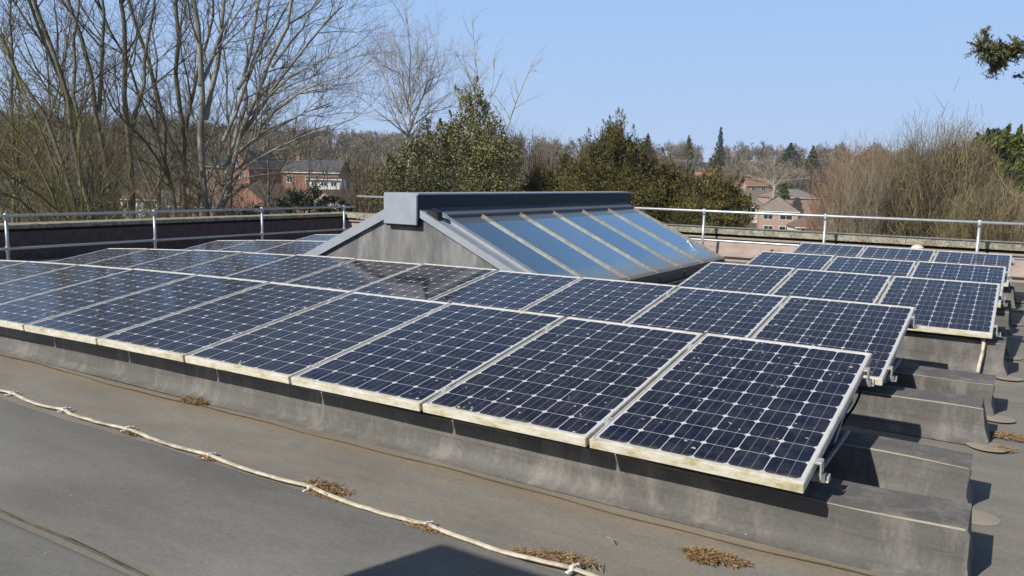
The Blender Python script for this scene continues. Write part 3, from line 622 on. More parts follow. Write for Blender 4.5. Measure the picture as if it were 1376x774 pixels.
def litter(cx, cy, lx, ly, h, n, label, seed, ln=.045, wd=.0015, z0=RZ+.012):
    rg = np.random.default_rng(seed); th = rg.random(n)*2*np.pi; rr = np.sqrt(rg.random(n)); 
    c = np.stack([cx+lx*rr*np.cos(th)*(1+.3*np.sin(3*th)), cy+ly*rr*np.sin(th), z0+rg.random(n)**1.5*h*(1.05-rr)], 1)
    a = rg.random(n)*2*np.pi; el = rg.normal(0, .3, n); d = np.stack([np.cos(a)*np.cos(el), np.sin(a)*np.cos(el), np.sin(el)], 1); L_ = ln*(.4+.9*rg.random(n))[:, None]/2
    s_ = np.cross(d, rg.normal(size=(n, 3))); s_ /= np.linalg.norm(s_, axis=1)[:, None]; wdt = wd*(.6+rg.random(n))[:, None]; bend = np.array([0, 0, 1])*0
    p0 = c-d*L_; p1 = c+d*L_; p0[:, 2] = np.maximum(p0[:, 2], z0-.004); p1[:, 2] = np.maximum(p1[:, 2], z0-.004)
    P = np.stack([p0-s_*wdt, p1-s_*wdt*.4, p1+s_*wdt*.4, p0+s_*wdt], 1)
    o = link('needle_litter', quad_mesh('needle_litter', P), M_needle); tag(o, label, 'debris', 'piles of dead needles on the roof'); return o
litter(-.35, -.16, .085, .05, .035, 900, 'largest ring of brown dead needles lying alone in front of the curb', 1, .06)
litter(-.27, -.13, .09, .032, .02, 500, 'smaller right lobe of the large brown needle ring near the curb', 2, .06)
litter(-4.07, .1, .11, .045, .025, 420, 'dry needle clump beside the curb near the left, away from the conduit', 3, .07)
litter(-2.2, -.53, .13, .055, .03, 560, 'needle pile caught behind the conduit clip at left centre', 4, .075)
litter(-2.1, -.62, .16, .025, .015, 280, 'thin needle drift on the near side of the conduit at left centre', 12, .06)
litter(-1.5, -.62, .12, .03, .02, 380, 'needles gathered under the conduit clip left of the dark shadow', 5, .06)
litter(-.82, -.5, .12, .02, .012, 260, 'needle drift behind the last conduit clip at the bottom of the picture', 6, .07)
litter(-.95, -.56, .1, .02, .01, 200, 'yellowish needle scraps around the conduit right of the dark shadow', 7, .06)
litter(-3.04, -.585, .06, .018, .014, 120, 'few needles under the third visible conduit clip from the left', 8, .05)
litter(-3.78, -.56, .1, .02, .012, 150, 'needles along the conduit beside a rusty stub', 9, .05)
litter(.72, 2.62, .14, .06, .03, 420, 'reddish brown leaves blown beside the end of the fourth curb', 10, .06)
litter(.70, 2.3, .06, .04, .02, 90, 'few brown leaves in front of the end of the third curb', 11, .06)
mb = MB(); mb.tube([(-.775, -.22, RZ+.012), (-.75, -.235, RZ+.016), (-.72, -.262, RZ+.012)], .0022, 5); mb.tube([(-.745, -.235, RZ+.014), (-.725, -.235, RZ+.013)], .0016, 4)
o = mb.build('twig', B_pale); tag(o, 'single small forked twig lying on the bare roof between conduit and curb', 'twig')

# stair hut behind the camera whose corner casts the shadow at the bottom edge
hut = empty('stair_hut', (-.2, -6, RZ)); tag(hut, 'low rooftop stair hut behind the viewer that throws the dark corner shadow', 'hut')
dirx = math.cos(SAZ)/math.tan(SEL); diry = math.sin(SAZ)/math.tan(SEL); HT = 2.3
hx, hy = -1.323-dirx*HT, -.685-diry*HT
MB().box(hx, 3.2, hy-2.4, hy, 0.0, HT).build('wall', M_cream, hut); MB().box(hx+.02, 3.18, hy-2.38, hy-.02, HT+.003, HT+.02).build('roof', M_roof, hut)
for c_ in hut.children: c_.location = (.2, 6, 0)
# ------------------------------------------------------------------ bare trees
def grow_tree(rg, stems, lv, spec):
    """stems: list of (polyline (n,3), r0, r1). Each level adds side shoots. returns list of levels of (pts, radii)"""
    levels = [[]]
    for pl, r0, r1 in stems:
        pl = np.array(pl, float); d = np.r_[0, np.cumsum(np.linalg.norm(np.diff(pl, axis=0), axis=1))]; n = max(5, int(d[-1]/spec.get('seg', 1.2))+3)
        t = np.linspace(0, d[-1], n); q = np.stack([np.interp(t, d, pl[:, i]) for i in range(3)], 1)
        q2 = q.copy(); q2[1:-1] = (q[:-2]+2*q[1:-1]+q[2:])/4; jit = rg.normal(0, spec.get('wob', .05), q.shape); jit[0] = 0; jit[:, 2] *= .3; q2 += jit*np.linspace(.4, 1, n)[:, None]
        levels[0].append((q2, r0+(r1-r0)*(t/d[-1])**.8))
    for L in range(lv):
        cnt, l0, l1, ang, up, start = spec['lv'][L]; new = []
        for pts, rr in levels[L]:
            ln = np.linalg.norm(np.diff(pts, axis=0), axis=1).sum(); k = max(1, int(cnt*ln*(.8+.4*rg.random()))) if spec.get('perm', True) else cnt
            for _ in range(k):
                s = start+(1-start)*rg.random(); x = s*(len(pts)-1); i = min(int(x), len(pts)-2); fr = x-i
                p = pts[i]*(1-fr)+pts[i+1]*fr; rad_ = rr[i]*(1-fr)+rr[i+1]*fr; dr = pts[i+1]-pts[i]; dr /= np.linalg.norm(dr)+1e-9
                a = rg.normal(size=3); a -= dr*(a@dr); a /= np.linalg.norm(a)+1e-9; th = ang*(.7+.6*rg.random())
                d0 = dr*math.cos(th)+a*math.sin(th); 
                if d0[2] < -.1 and up > 0: d0[2] *= .2
                le = (l0+(l1-l0)*rg.random())*(1.12-.42*s); m = 4 if L < 2 else 3; q = [p]; d_ = d0.copy()
                for j in range(m):
                    d_ = d_+np.array([0, 0, up])+rg.normal(0, spec.get('kink', .13), 3); d_ /= np.linalg.norm(d_); q.append(q[-1]+d_*le/m)
                r_ = min(rad_*.6, spec['r'][L]*(.6+.7*rg.random())*(le/l1)**.5); new.append((np.array(q), np.linspace(r_, r_*.35, m+1)))
        levels.append(new)
    return levels
def tubes_mesh(name, paths, k=3):
    V, F = [], []; n = 0; ang = np.arange(k)*2*math.pi/k; ca, sa = np.cos(ang), np.sin(ang)
    for pts, rr in paths:
        m = len(pts); t = np.gradient(pts, axis=0); t /= np.linalg.norm(t, axis=1)[:, None]+1e-9; ref = np.array([.31, .11, .12]) if abs(t[0, 2]) > .7 else np.array([0, 0, 1.]); a = np.cross(t, ref); a /= np.linalg.norm(a, axis=1)[:, None]+1e-9; b = np.cross(t, a)
        V.append((pts[:, None, :]+rr[:, None, None]*(ca[None, :, None]*a[:, None, :]+sa[None, :, None]*b[:, None, :])).reshape(-1, 3))
        i = np.arange(m-1)[:, None]*k; j = np.arange(k)[None, :]; j2 = (j+1) % k; F.append(np.stack([i+j, i+j2, i+k+j2, i+k+j], -1).reshape(-1, 4)+n); n += m*k
    V = np.concatenate(V); F = np.concatenate(F); me = bpy.data.meshes.new(name); me.vertices.add(len(V)); me.vertices.foreach_set('co', V.reshape(-1).astype(np.float32))
    me.loops.add(len(F)*4); me.loops.foreach_set('vertex_index', F.reshape(-1).astype(np.int32)); me.polygons.add(len(F)); me.polygons.foreach_set('loop_start', np.arange(0, len(F)*4, 4, dtype=np.int32)); me.polygons.foreach_set('loop_total', np.full(len(F), 4, np.int32))
    me.polygons.foreach_set('use_smooth', np.ones(len(F), bool)); me.update(calc_edges=True); return me
def tree_obj(name, base, levels, mats, label, cat, group=None, k0=8, split=1):
    t = empty(name, tuple(base)); tag(t, label, cat, group); b = np.array(base, float)
    rel = lambda ps: [(p-b, r_) for p, r_ in ps]
    link('trunk', tubes_mesh('trunk', rel(levels[0]), k0), mats[0], t)
    if len(levels) > 2: link('limbs', tubes_mesh('limbs', rel(levels[1]), 5), mats[0], t)
    link('crown', tubes_mesh('crown', rel([q for L in levels[2 if len(levels) > 2 else 1:] for q in L]), 3), mats[1], t); return t
def px_stem(D, pts, r0, r1, dd=None):
    out = []
    for i, (x, y) in enumerate(pts):
        p = at(x, y, D+(dd*i/(len(pts)-1) if dd else 0)); out.append(p)
    b = out[0].copy(); g_ = b+(b-out[1])*.15; g_[2] = terr(b[0], b[1])-.1; return ([g_]+out, r0, r1)
rg = np.random.default_rng(11)
SP = {'lv': [(1.5, 1.4, 4.0, .62, .09, .2), (2.4, .7, 2.0, .66, .07, .1), (6.6, .35, 1.3, .75, .02, .05)], 'r': [.03, .018, .0155], 'wob': .07, 'kink': .17}
LT = [
 (26, 'tall bare tree with a pale silvery trunk, rightmost of the big trees at left', [([(279, 300), (276, 215), (272, 140), (266, 70), (258, -10), (250, -120)], .145, .06, 0), ([(300, 190), (345, 80), (400, -20)], .06, .02, 1), ([(336, 155), (395, 95), (455, 70)], .05, .015, -1), ([(318, 206), (380, 160), (450, 138)], .045, .012, -2), ([(303, 240), (365, 196), (440, 168)], .045, .012, 2), ([(365, 90), (405, 40), (440, -20)], .045, .015, 0), ([(272, 110), (300, 40), (335, -30)], .06, .02, 1), ([(320, 120), (355, 50), (372, -40)], .05, .02, 2), ([(276, 160), (292, 90), (300, 20), (312, -60)], .09, .04, 1), ([(287, 290), (312, 225), (338, 150), (372, 75), (398, -10)], .13, .045, 0), ([(281, 285), (302, 240), (340, 212), (395, 182), (452, 168)], .07, .02, -2), ([(330, 175), (370, 110), (425, 45), (462, 5)], .07, .02, 0), ([(350, 170), (400, 120), (455, 105)], .05, .015, -2), ([(300, 250), (325, 160), (330, 90), (345, 10), (350, -70)], .09, .03, 3), ([(320, 205), (385, 160), (440, 140)], .04, .012, 1)], B_silver),
 (30, 'bare tree with several slim upright trunks just left of the silvery one', [([(241, 298), (224, 215), (214, 140), (188, 50), (165, -60)], .12, .05, 0), ([(247, 298), (246, 210), (240, 120), (233, 30), (240, -80)], .14, .05, 0), ([(236, 270), (205, 170), (182, 110), (140, 30), (112, -60)], .07, .03, -1), ([(246, 190), (262, 110), (285, 40), (290, -50)], .07, .03, 0), ([(226, 240), (200, 190), (165, 165), (140, 120)], .05, .02, -2)], B_grey),
 (27, 'bare multi-stemmed tree with twin olive trunks in the middle of the left group', [([(177, 300), (176, 225), (171, 150), (167, 50), (160, -70)], .13, .05, 0), ([(160, 298), (146, 215), (132, 140), (104, 40), (85, -60)], .12, .045, 0), ([(150, 298), (126, 230), (98, 150), (66, 70), (30, -20)], .1, .04, -1), ([(175, 180), (192, 110), (200, 40), (212, -50)], .07, .03, 2), ([(133, 150), (140, 80), (135, 0), (142, -70)], .06, .03, 0)], B_grey),
 (24, 'bare tree of leaning mossy stems left of the twin olive trunks', [([(124, 298), (106, 225), (94, 150), (62, 50), (35, -40)], .11, .045, 0), ([(104, 292), (82, 215), (55, 140), (12, 60), (-30, 0)], .09, .035, 1), ([(110, 250), (104, 150), (96, 70), (108, -20)], .07, .03, 2)], B_grey),
 (21, 'low willow of many leaning mossy stems at the far left edge', [([(92, 300), (50, 225), (10, 150), (-40, 90)], .07, .02, 0), ([(86, 300), (42, 250), (-5, 200), (-60, 160)], .06, .02, 1), ([(80, 300), (30, 268), (-30, 240)], .05, .02, -1), ([(98, 290), (70, 200), (32, 120), (0, 60)], .07, .02, 1), ([(70, 300), (15, 285), (-30, 262)], .04, .012, 0), ([(110, 305), (60, 262), (10, 232), (-20, 205)], .045, .015, -2), ([(0, 310), (-20, 230), (0, 170), (25, 110)], .05, .015, 1)], B_moss)]
for D, lab, st, bk in LT:
    stems = []
    for i, (pl, r0, r1, dd) in enumerate(st):
        pts_ = [at(x, y, D+dd*j/(len(pl)-1)*1.3) for j, (x, y) in enumerate(pl)]
        if pl[0][1] > 265:
            g_ = pts_[0].copy(); c0 = at(st[0][0][0][0], 300, D); g_[:2] = g_[:2]*.6+c0[:2]*.4; g_[2] = terr(g_[0], g_[1])-.1; pts_ = [g_]+pts_
        stems.append((pts_, r0, r1))
    lv = grow_tree(rg, stems, 3, SP); base = stems[0][0][0]
    tree_obj('bare_tree', base, lv, (bk, B_twig if bk is not B_moss else B_moss), lab, 'tree', 'big bare trees beyond the left parapet')
# further thin trees behind the left group
SPt = {'lv': [(2.0, 1.2, 3.4, .6, .08, .2), (3.4, .6, 1.9, .66, .05, .1)], 'r': [.035, .018], 'wob': .09, 'kink': .18, 'seg': 2}
for i, (x, top, D) in enumerate([(20, 20, 44), (75, 40, 48), (135, 60, 52), (200, 30, 46), (262, 80, 55), (310, 60, 50), (360, 100, 58), (405, 165, 70), (10, -40, 38)]):
    b = at(x, 300, D); b[2] = terr(b[0], b[1]); tp = at(x+rg.uniform(-15, 15), top, D); mid = (b+tp)/2+rg.normal(0, .3, 3)
    st = [([b, mid, tp], .14, .03)]; m2 = b*.55+tp*.45; 
    for s_ in (-1, 1): q = tp+np.array([RX[0]*s_*2.2, RX[1]*s_*2.2, -1.6]); st.append(([m2, (m2+q)/2+np.array([RX[0], RX[1], 0])*s_*.5, q], .07, .02))
    lab = ['thin bare tree behind the leaning willow at the far left', 'thin bare tree seen between the leaning mossy stems', 'slender bare tree behind the twin olive trunks', 'slender bare tree behind the slim upright trunks', 'bare tree directly behind the silvery trunk', 'bare tree behind the right limbs of the silvery tree', 'bare tree above the red brick house with the sunlit gable', 'small rounded bare tree left of the birch, above the long brick building', 'thin bare tree at the left picture edge'][i]
    tree_obj('bare_tree', b, grow_tree(rg, st, 2, SPt), (B_grey, B_twig), lab, 'tree', 'thinner bare trees behind the left group', 6)
# birch and its sparse companion
SPb = {'lv': [(2.8, 1.4, 3.6, .62, .07, .3), (3.6, .6, 1.7, .66, .03, .1), (5.5, .35, 1.0, .7, .0, .05)], 'r': [.036, .02, .0145], 'wob': .05, 'kink': .15}
D = 40; st = [([at(546, 290, D), at(550, 230, D), at(552, 165, D), at(549, 100, D), at(545, 12, D)], .13, .015), ([at(552, 190, D), at(530, 130, D), at(500, 75, D)], .06, .012), ([at(551, 175, D), at(570, 120, D+1), at(592, 60, D+1)], .06, .012), ([at(551, 185, D), at(520, 160, D-1), at(483, 130, D-1)], .045, .01), ([at(551, 150, D), at(535, 90, D-1), at(518, 45, D-1)], .05, .01), ([at(552, 170, D), at(580, 150, D+1), at(612, 120, D)], .045, .01)]
st[0][0].insert(0, np.array([st[0][0][0][0], st[0][0][0][1], GZ])); lv = grow_tree(rg, st, 3, SPb)
tree_obj('birch_tree', st[0][0][0], lv, (B_birch, B_btwig), 'tall pale bare birch with a rounded airy crown left of the skylight ridge', 'tree')
D = 37; st = [([at(655, 290, D), at(654, 200, D), at(650, 140, D), at(640, 85, D), at(634, 30, D)], .12, .015), ([at(668, 215, D), at(682, 165, D), at(700, 115, D), at(718, 78, D)], .06, .014), ([at(652, 160, D), at(665, 110, D+1), at(668, 75, D+1)], .05, .01), ([at(650, 150, D), at(628, 100, D-1), at(612, 70, D-1)], .045, .01)]
st[0][0].insert(0, np.array([st[0][0][0][0], st[0][0][0][1], GZ])); lv = grow_tree(rg, st, 2, {'lv': [(1.9, .8, 2.2, .6, .05, .3), (4.6, .3, .9, .65, .03, .15)], 'r': [.03, .017], 'wob': .06, 'kink': .2})
tree_obj('sparse_tree', st[0][0][0], lv, (B_birch, B_btwig), 'sparse pale bare tree rising out of the holly, right of the birch', 'tree')

# ------------------------------------------------------------------ leafy crowns
def leaves(rg, C_, n, size, elong=1.6, updir=None, spread=.8):
    """C_: sample centres (n,3)"""
    if updir is None: d = rg.normal(size=(n, 3))
    else: d = np.array(updir)+rg.normal(0, spread, (n, 3))
    d /= np.linalg.norm(d, axis=1)[:, None]+1e-9; s_ = np.cross(d, rg.normal(size=(n, 3))); s_ /= np.linalg.norm(s_, axis=1)[:, None]+1e-9
    L_ = size*(.55+.9*rg.random(n))[:, None]; wd = L_/elong; return np.stack([C_-d*L_*.5, C_+s_*wd*.5-d*L_*.05, C_+d*L_*.5, C_-s_*wd*.5-d*L_*.05], 1)
def blob_tree(name, D, lobes, n, size, mat, label, cat='tree', group=None, elong=1.6, updir=None, spread=.8, hollow=.45, trunk_r=.18, spikes=0, sp_len=1.0, bark_m=None):
    """lobes: (px, py, rx_px, ry_px, depth offset m)"""
    P = []; tot = sum(a[2]*a[3] for a in lobes); px = D/FPX; ctr = []
    for (x, y, rx, ry, dd) in lobes:
        c = at(x, y, D+dd); m = int(n*rx*ry/tot); v = rg.normal(size=(m, 3)); v /= np.linalg.norm(v, axis=1)[:, None]
        # clump structure: pull samples to random clump centres
        nc = max(6, m//60); cc = rg.normal(size=(nc, 3)); cc /= np.linalg.norm(cc, axis=1)[:, None]; cc *= (hollow+(1.05-hollow)*rg.random(nc)**.6)[:, None]
        idx = rg.integers(0, nc, m); q = cc[idx]+rg.normal(0, .11, (m, 3)); q[:, 0] *= rx*px; q[:, 1] *= rx*px*.85; q[:, 2] *= ry*px; P.append(c+q); ctr.append((c, rx*px, ry*px))
    C_ = np.concatenate(P); Q = leaves(rg, C_, len(C_), size, elong, updir, spread)
    if spikes:
        for (c, a, b_) in ctr:
            for _ in range(max(3, int(spikes*a*b_))):
                v = rg.normal(size=3); v[2] = abs(v[2])*1.1+.25; v /= np.linalg.norm(v); p = c+v*np.array([a, a*.85, b_])*.82; dr = v+np.array([0, 0, .9]); dr /= np.linalg.norm(dr); ln = sp_len*(.5+.8*rg.random()); m = int(150*ln)+10
                s_ = rg.random(m)**.9; q = p+dr*(s_*ln)[:, None]+rg.normal(0, 1, (m, 3))*((1.05-s_)*.17*ln)[:, None]; Q = np.concatenate([Q, leaves(rg, q, m, size*.9, elong, dr, .5)])
    x0, y0 = lobes[0][0], max(l[1]+l[3] for l in lobes); g_ = at(x0, y0, D); base = np.array([g_[0], g_[1], terr(g_[0], g_[1])])
    t = empty(name, tuple(base)); tag(t, label, cat, group); link('crown', quad_mesh('crown', Q-base), mat, t)
    topc = at(lobes[0][0], lobes[0][1]-lobes[0][3]*.7, D+lobes[0][4]); br = []
    br.append((np.array([base, base*.5+topc*.5+rg.normal(0, .1, 3), topc])-base, np.array([trunk_r, trunk_r*.6, trunk_r*.15])))
    for (c, a, b_) in ctr[1:]: br.append((np.array([base*.6+topc*.4, (base*.3+c*.7), c+np.array([0, 0, b_*.5])])-base, np.array([trunk_r*.5, trunk_r*.3, trunk_r*.1])))
    link('trunk', tubes_mesh('trunk', br, 6), bark_m or B_brown, t); return t
D = 32
blob_tree('holly_tree', D, [(632, 170, 22, 55, 0), (612, 222, 78, 52, 0), (560, 240, 48, 42, .5), (662, 232, 40, 50, -.5), (640, 190, 45, 45, .3), (530, 258, 40, 34, 0), (610, 262, 90, 38, -1), (585, 195, 26, 34, .5)], 42000, .09, L_holly, 'dense olive green holly tree with a pointed top behind the skylight ridge', elong=1.8, hollow=.5, spikes=4.5, sp_len=.65)
YA = dict(elong=4, updir=(0, 0, .9), spread=.75, hollow=.5, spikes=9, sp_len=.85)
blob_tree('yew_tree', 30, [(822, 232, 34, 56, 0), (790, 252, 42, 40, -.4), (862, 250, 36, 40, .3), (818, 270, 76, 32, -.5), (826, 208, 24, 34, .2), (856, 216, 18, 26, .1), (798, 226, 22, 26, 0), (828, 190, 10, 20, .2)], 60000, .1, L_yew, 'tallest golden green yew with spiky upright tips right of the skylight ridge', 'tree', 'yews beyond the back parapet', **YA)
blob_tree('yew_tree', 31, [(905, 258, 36, 32, 0), (880, 270, 40, 28, 0), (925, 268, 34, 28, 0), (898, 244, 12, 24, 0)], 36000, .1, L_yew, 'middle golden green yew between the tallest yew and the rightmost one', 'tree', 'yews beyond the back parapet', **YA)
blob_tree('yew_tree', 29, [(962, 268, 34, 28, 0), (985, 282, 28, 22, 0), (950, 288, 50, 24, 0), (945, 254, 13, 18, 0)], 30000, .1, L_yew, 'rightmost and lowest yew, in front of the grey roofed houses', 'tree', 'yews beyond the back parapet', **YA)
blob_tree('yew_tree', 33, [(735, 260, 28, 32, 0), (757, 248, 13, 40, 0), (715, 272, 34, 24, 0)], 24000, .1, L_yew, 'narrow yew at the left of the tallest yew', 'tree', 'yews beyond the back parapet', **YA)
blob_tree('yew_tree', 62, [(1352, 212, 38, 24, 0), (1330, 205, 22, 18, -1), (1380, 225, 34, 26, 0)], 9000, .3, L_yewg, 'bright green spreading evergreen at the right edge', 'tree', elong=2, hollow=.5, spikes=2, sp_len=1.2)
blob_tree('dark_conifer', 75, [(1340, 192, 14, 16, 0), (1345, 182, 7, 10, 0), (1375, 195, 16, 14, 0)], 3000, .35, L_dark, 'dark pointed conifer behind the bright evergreen at the right edge', 'tree', elong=2.5, hollow=.4)
blob_tree('cedar_shrub', 38, [(415, 268, 34, 16, 0), (395, 275, 24, 12, 0), (450, 276, 26, 12, 0)], 4500, .16, L_dark, 'dark green low conifer in front of the small brown roofed garage', 'shrub', elong=3, hollow=.4)
blob_tree('cedar_shrub', 36, [(320, 292, 26, 12, 0), (345, 290, 20, 12, 0)], 2500, .15, L_dark, 'dark evergreen shrub at the foot of the silvery tree', 'shrub', elong=3, hollow=.4)

# big fan shaped bare bush at the right, scrub beside it
def fan_bush(name, D, x, ybase, rx, ytop, n, mats, label, r0=.05, lean=1.0, spec=None, group=None, cloud=0, cl=.55, cw=.011):
    st = []; b0 = at(x, ybase, D); b0[2] = terr(b0[0], b0[1])
    for i in range(n):
        a = rg.uniform(-1, 1); h = (1-.34*abs(a)**2.4)*rg.uniform(.58, 1.0)**.8; tp = at(x+a*rx, ybase-(ybase-ytop)*h, D+rg.uniform(-2.2, 2.2)); s0 = b0+np.array([RX[0], RX[1], 0])*a*rg.uniform(.1, 1.4)*lean+np.array([-RX[1], RX[0], 0])*rg.uniform(-.8, .8)
        mid = s0*.45+tp*.55; mid[:2] = s0[:2]*.42+tp[:2]*.58; st.append(([s0, s0*.75+mid*.25+np.array([0, 0, .3]), mid, tp], r0*rg.uniform(.6, 1.2), .012))
    lv = grow_tree(rg, st, 2, spec or {'lv': [(1.7, .8, 2.4, .45, .06, .2), (3.2, .4, 1.2, .55, .04, .1)], 'r': [.022, .0135], 'wob': .1, 'kink': .11})
    t = empty(name, tuple(b0)); tag(t, label, 'bush' if 'bush' in label else 'shrub', group)
    rel = lambda ps: [(p-b0, r_) for p, r_ in ps]
    if cloud:
        px = D/FPX; q = rg.normal(size=(cloud, 3)); q /= np.linalg.norm(q, axis=1)[:, None]; nc = 240; cc = rg.normal(size=(nc, 3)); cc[:, 2] = np.abs(cc[:, 2]); cc /= np.linalg.norm(cc, axis=1)[:, None]; cc *= (.5+.5*rg.random(nc)**.6)[:, None]
        q = cc[rg.integers(0, nc, cloud)]+rg.normal(0, .075, (cloud, 3)); q[:, 2] = np.abs(q[:, 2]); top = at(x, ytop, D)[2]-b0[2]; R0 = rx*px; q = q*np.array([R0, R0*.7, top]); dr = q-np.array([0, 0, top*.1]); dr /= np.linalg.norm(dr, axis=1)[:, None]+1e-9; dr = dr+rg.normal(0, .34, dr.shape); dr /= np.linalg.norm(dr, axis=1)[:, None]
        s_ = np.cross(dr, rg.normal(size=dr.shape)); s_ /= np.linalg.norm(s_, axis=1)[:, None]; L_ = (cl*(.4+rg.random(cloud)))[:, None]
        link('fine_twigs', quad_mesh('fine_twigs', np.stack([q-dr*L_-s_*cw, q-dr*L_+s_*cw, q+dr*L_*.6+s_*cw*.5, q+dr*L_*.6-s_*cw*.5], 1)), mats[1], t)
    link('stems', tubes_mesh('stems', rel(lv[0]), 5), mats[0], t); link('twigs', tubes_mesh('twigs', rel([q for L in lv[1:] for q in L]), 3), mats[1], t); return t
fan_bush('willow_bush', 48, 1248, 330, 118, 186, 75, (B_tan, B_tan), 'huge fan shaped bare willow bush at the right behind the guardrail', .045, spec={'lv': [(1.9, .9, 2.6, .55, .06, .2), (3.2, .5, 1.4, .6, .04, .05)], 'r': [.02, .014], 'wob': .18, 'kink': .14}, cloud=36000)
fan_bush('willow_bush', 44, 1335, 335, 70, 248, 34, (B_tan, B_tan), 'lower bare bush at the right edge beside the huge willow bush', .03, cloud=12000)
fan_bush('russet_shrub', 60, 1150, 320, 68, 198, 45, (B_oran, B_oran), 'russet bare shrub at the left shoulder of the huge willow bush', .04, cloud=14000)
fan_bush('tan_shrub', 46, 1152, 325, 38, 222, 60, (B_tan, B_pale), 'tan bare shrub with pale upright stems left of the huge willow bush', .035)
fan_bush('brown_shrub', 42, 690, 300, 50, 172, 60, (B_brown, B_twig), 'tall reddish brown bare shrub between the holly and the tallest yew', .04)
fan_bush('brown_shrub', 45, 735, 300, 36, 192, 40, (B_twig, B_btwig), 'thin brown bare shrub beside the narrow yew', .03)
fan_bush('brown_shrub', 46, 505, 310, 50, 205, 60, (B_brown, B_twig), 'brown bare shrub left of the holly tree', .035)
fan_bush('bramble_shrub', 70, 345, 300, 60, 222, 34, (B_grey, B_twig), 'thin bare brush in front of the red brick house at left', .03)
fan_bush('bramble_shrub', 64, 430, 300, 46, 228, 26, (B_grey, B_twig), 'thin bare brush in front of the long brick building', .03)
fan_bush('bramble_shrub', 75, 210, 300, 90, 215, 44, (B_grey, B_twig), 'wide bare brush between the trunks of the big left trees', .03)
# pale spreading oak
D = 200; b = at(1038, 262, D); b[2] = terr(b[0], b[1]); st = [([b, at(1040, 262, D), at(1041, 246, D)], .5, .35)]
for i in range(17): a = -1.3+2.6*i/16; st.append(([at(1040, 252-2*(i % 2), D), at(1040+22*math.sin(a), 246-14*math.cos(a), D+rg.uniform(-1.5, 1.5)), at(1040+46*math.sin(a), 248-32*math.cos(a), D+rg.uniform(-3, 3))], .13, .05))
lv = grow_tree(rg, st, 2, {'lv': [(1.2, 1.6, 4.2, .6, .04, .2), (1.8, .8, 2.2, .6, .03, .2)], 'r': [.075, .05], 'wob': .1, 'kink': .2}); tree_obj('oak_tree', b, lv, (B_pale, B_pale), 'pale round bare oak standing behind the grey hipped roofs', 'tree', None, 6)

# undergrowth between the trees: no one could count it
def scrub(n, xr, yr, Dr, size, name, mat, seed, elong=5, updir=(0, 0, 1)):
    r2 = np.random.default_rng(seed); C_ = []
    nc = 220; cl = [(r2.uniform(*xr), r2.uniform(*Dr), r2.uniform(.6, 1.5)) for _ in range(nc)]
    for i in range(n):
        x, D_, s_ = cl[r2.integers(nc)]; p = at(x, 300, D_); g_ = terr(p[0], p[1]); v = r2.normal(size=3)*np.array([1.1, 1.1, 1.0])*s_; top = at(x, r2.uniform(*yr), D_)[2]; z = g_+(top-g_)*r2.random()**.8*s_/1.5+v[2]*.4; C_.append((p[0]+v[0], p[1]+v[1], z))
    C_ = np.array(C_); Q = leaves(r2, C_, n, size, elong, updir, .55); o = link(name, quad_mesh(name, Q), mat); return o
o = scrub(42000, (-60, 520), (258, 286), (44, 80), .55, 'undergrowth', L_scrub, 5, 9); tag(o, 'brown tangled undergrowth behind the left-hand bare trees', 'undergrowth', kind='stuff')
o = scrub(14000, (1150, 1440), (278, 304), (56, 80), .5, 'undergrowth', L_scrub, 6, 8); tag(o, 'brown scrub below the huge willow bush on the right', 'undergrowth', kind='stuff')
o = scrub(14000, (460, 780), (215, 262), (50, 80), .55, 'undergrowth', L_scrub, 8, 9); tag(o, 'brown scrub behind the holly and the birch', 'undergrowth', kind='stuff')

# ------------------------------------------------------------------ far wooded hillside
r2 = np.random.default_rng(21); P = []
def crown_pts(n):
    v = r2.normal(size=(n, 3)); v /= np.linalg.norm(v, axis=1)[:, None]; nc = 26; cc = r2.normal(size=(nc, 3)); cc /= np.linalg.norm(cc, axis=1)[:, None]; cc *= (.35+.65*r2.random(nc))[:, None]; return cc[r2.integers(0, nc, n)]+r2.normal(0, .17, (n, 3))
NT = 0
for i in range(1250):
    x = r2.uniform(-500, 1900); D_ = 150+400*r2.random()**.75; p = at(x, 240, D_); gz = terr(p[0], p[1]); h = r2.uniform(8, 14); w_ = h*r2.uniform(.32, .5); n = 520 if -100 < x < 1480 else 150
    if 900 < x < 1240 and D_ < 300: continue
    if 270 < x < 500 and D_ < 185: continue
    q = crown_pts(n)*np.array([w_, w_, h*.5])+np.array([p[0], p[1], gz+h*.5]); d = q-np.array([p[0], p[1], gz+h*.2]); d /= np.linalg.norm(d, axis=1)[:, None]; dd = d+r2.normal(0, .35, d.shape); dd /= np.linalg.norm(dd, axis=1)[:, None]
    s_ = np.cross(dd, r2.normal(size=d.shape)); s_ /= np.linalg.norm(s_, axis=1)[:, None]; L_ = (1.15*(.5+r2.random(n)))[:, None]; wd = .11*D_/300
    P.append(np.stack([q-dd*L_*.5-s_*wd, q-dd*L_*.5+s_*wd, q+dd*L_*.5+s_*wd*.4, q+dd*L_*.5-s_*wd*.4], 1)); NT += 1
    tr = np.array([[[p[0]-.25, p[1], gz], [p[0]+.25, p[1], gz], [p[0]+.12, p[1], gz+h*.75], [p[0]-.12, p[1], gz+h*.75]], [[p[0], p[1]-.25, gz], [p[0], p[1]+.25, gz], [p[0], p[1]+.12, gz+h*.75], [p[0], p[1]-.12, gz+h*.75]]]); P.append(tr)
o = link('woodland', quad_mesh('woodland', np.concatenate(P)), L_wood); tag(o, 'bare brown winter woodland covering the far hillside', 'woodland', kind='stuff')
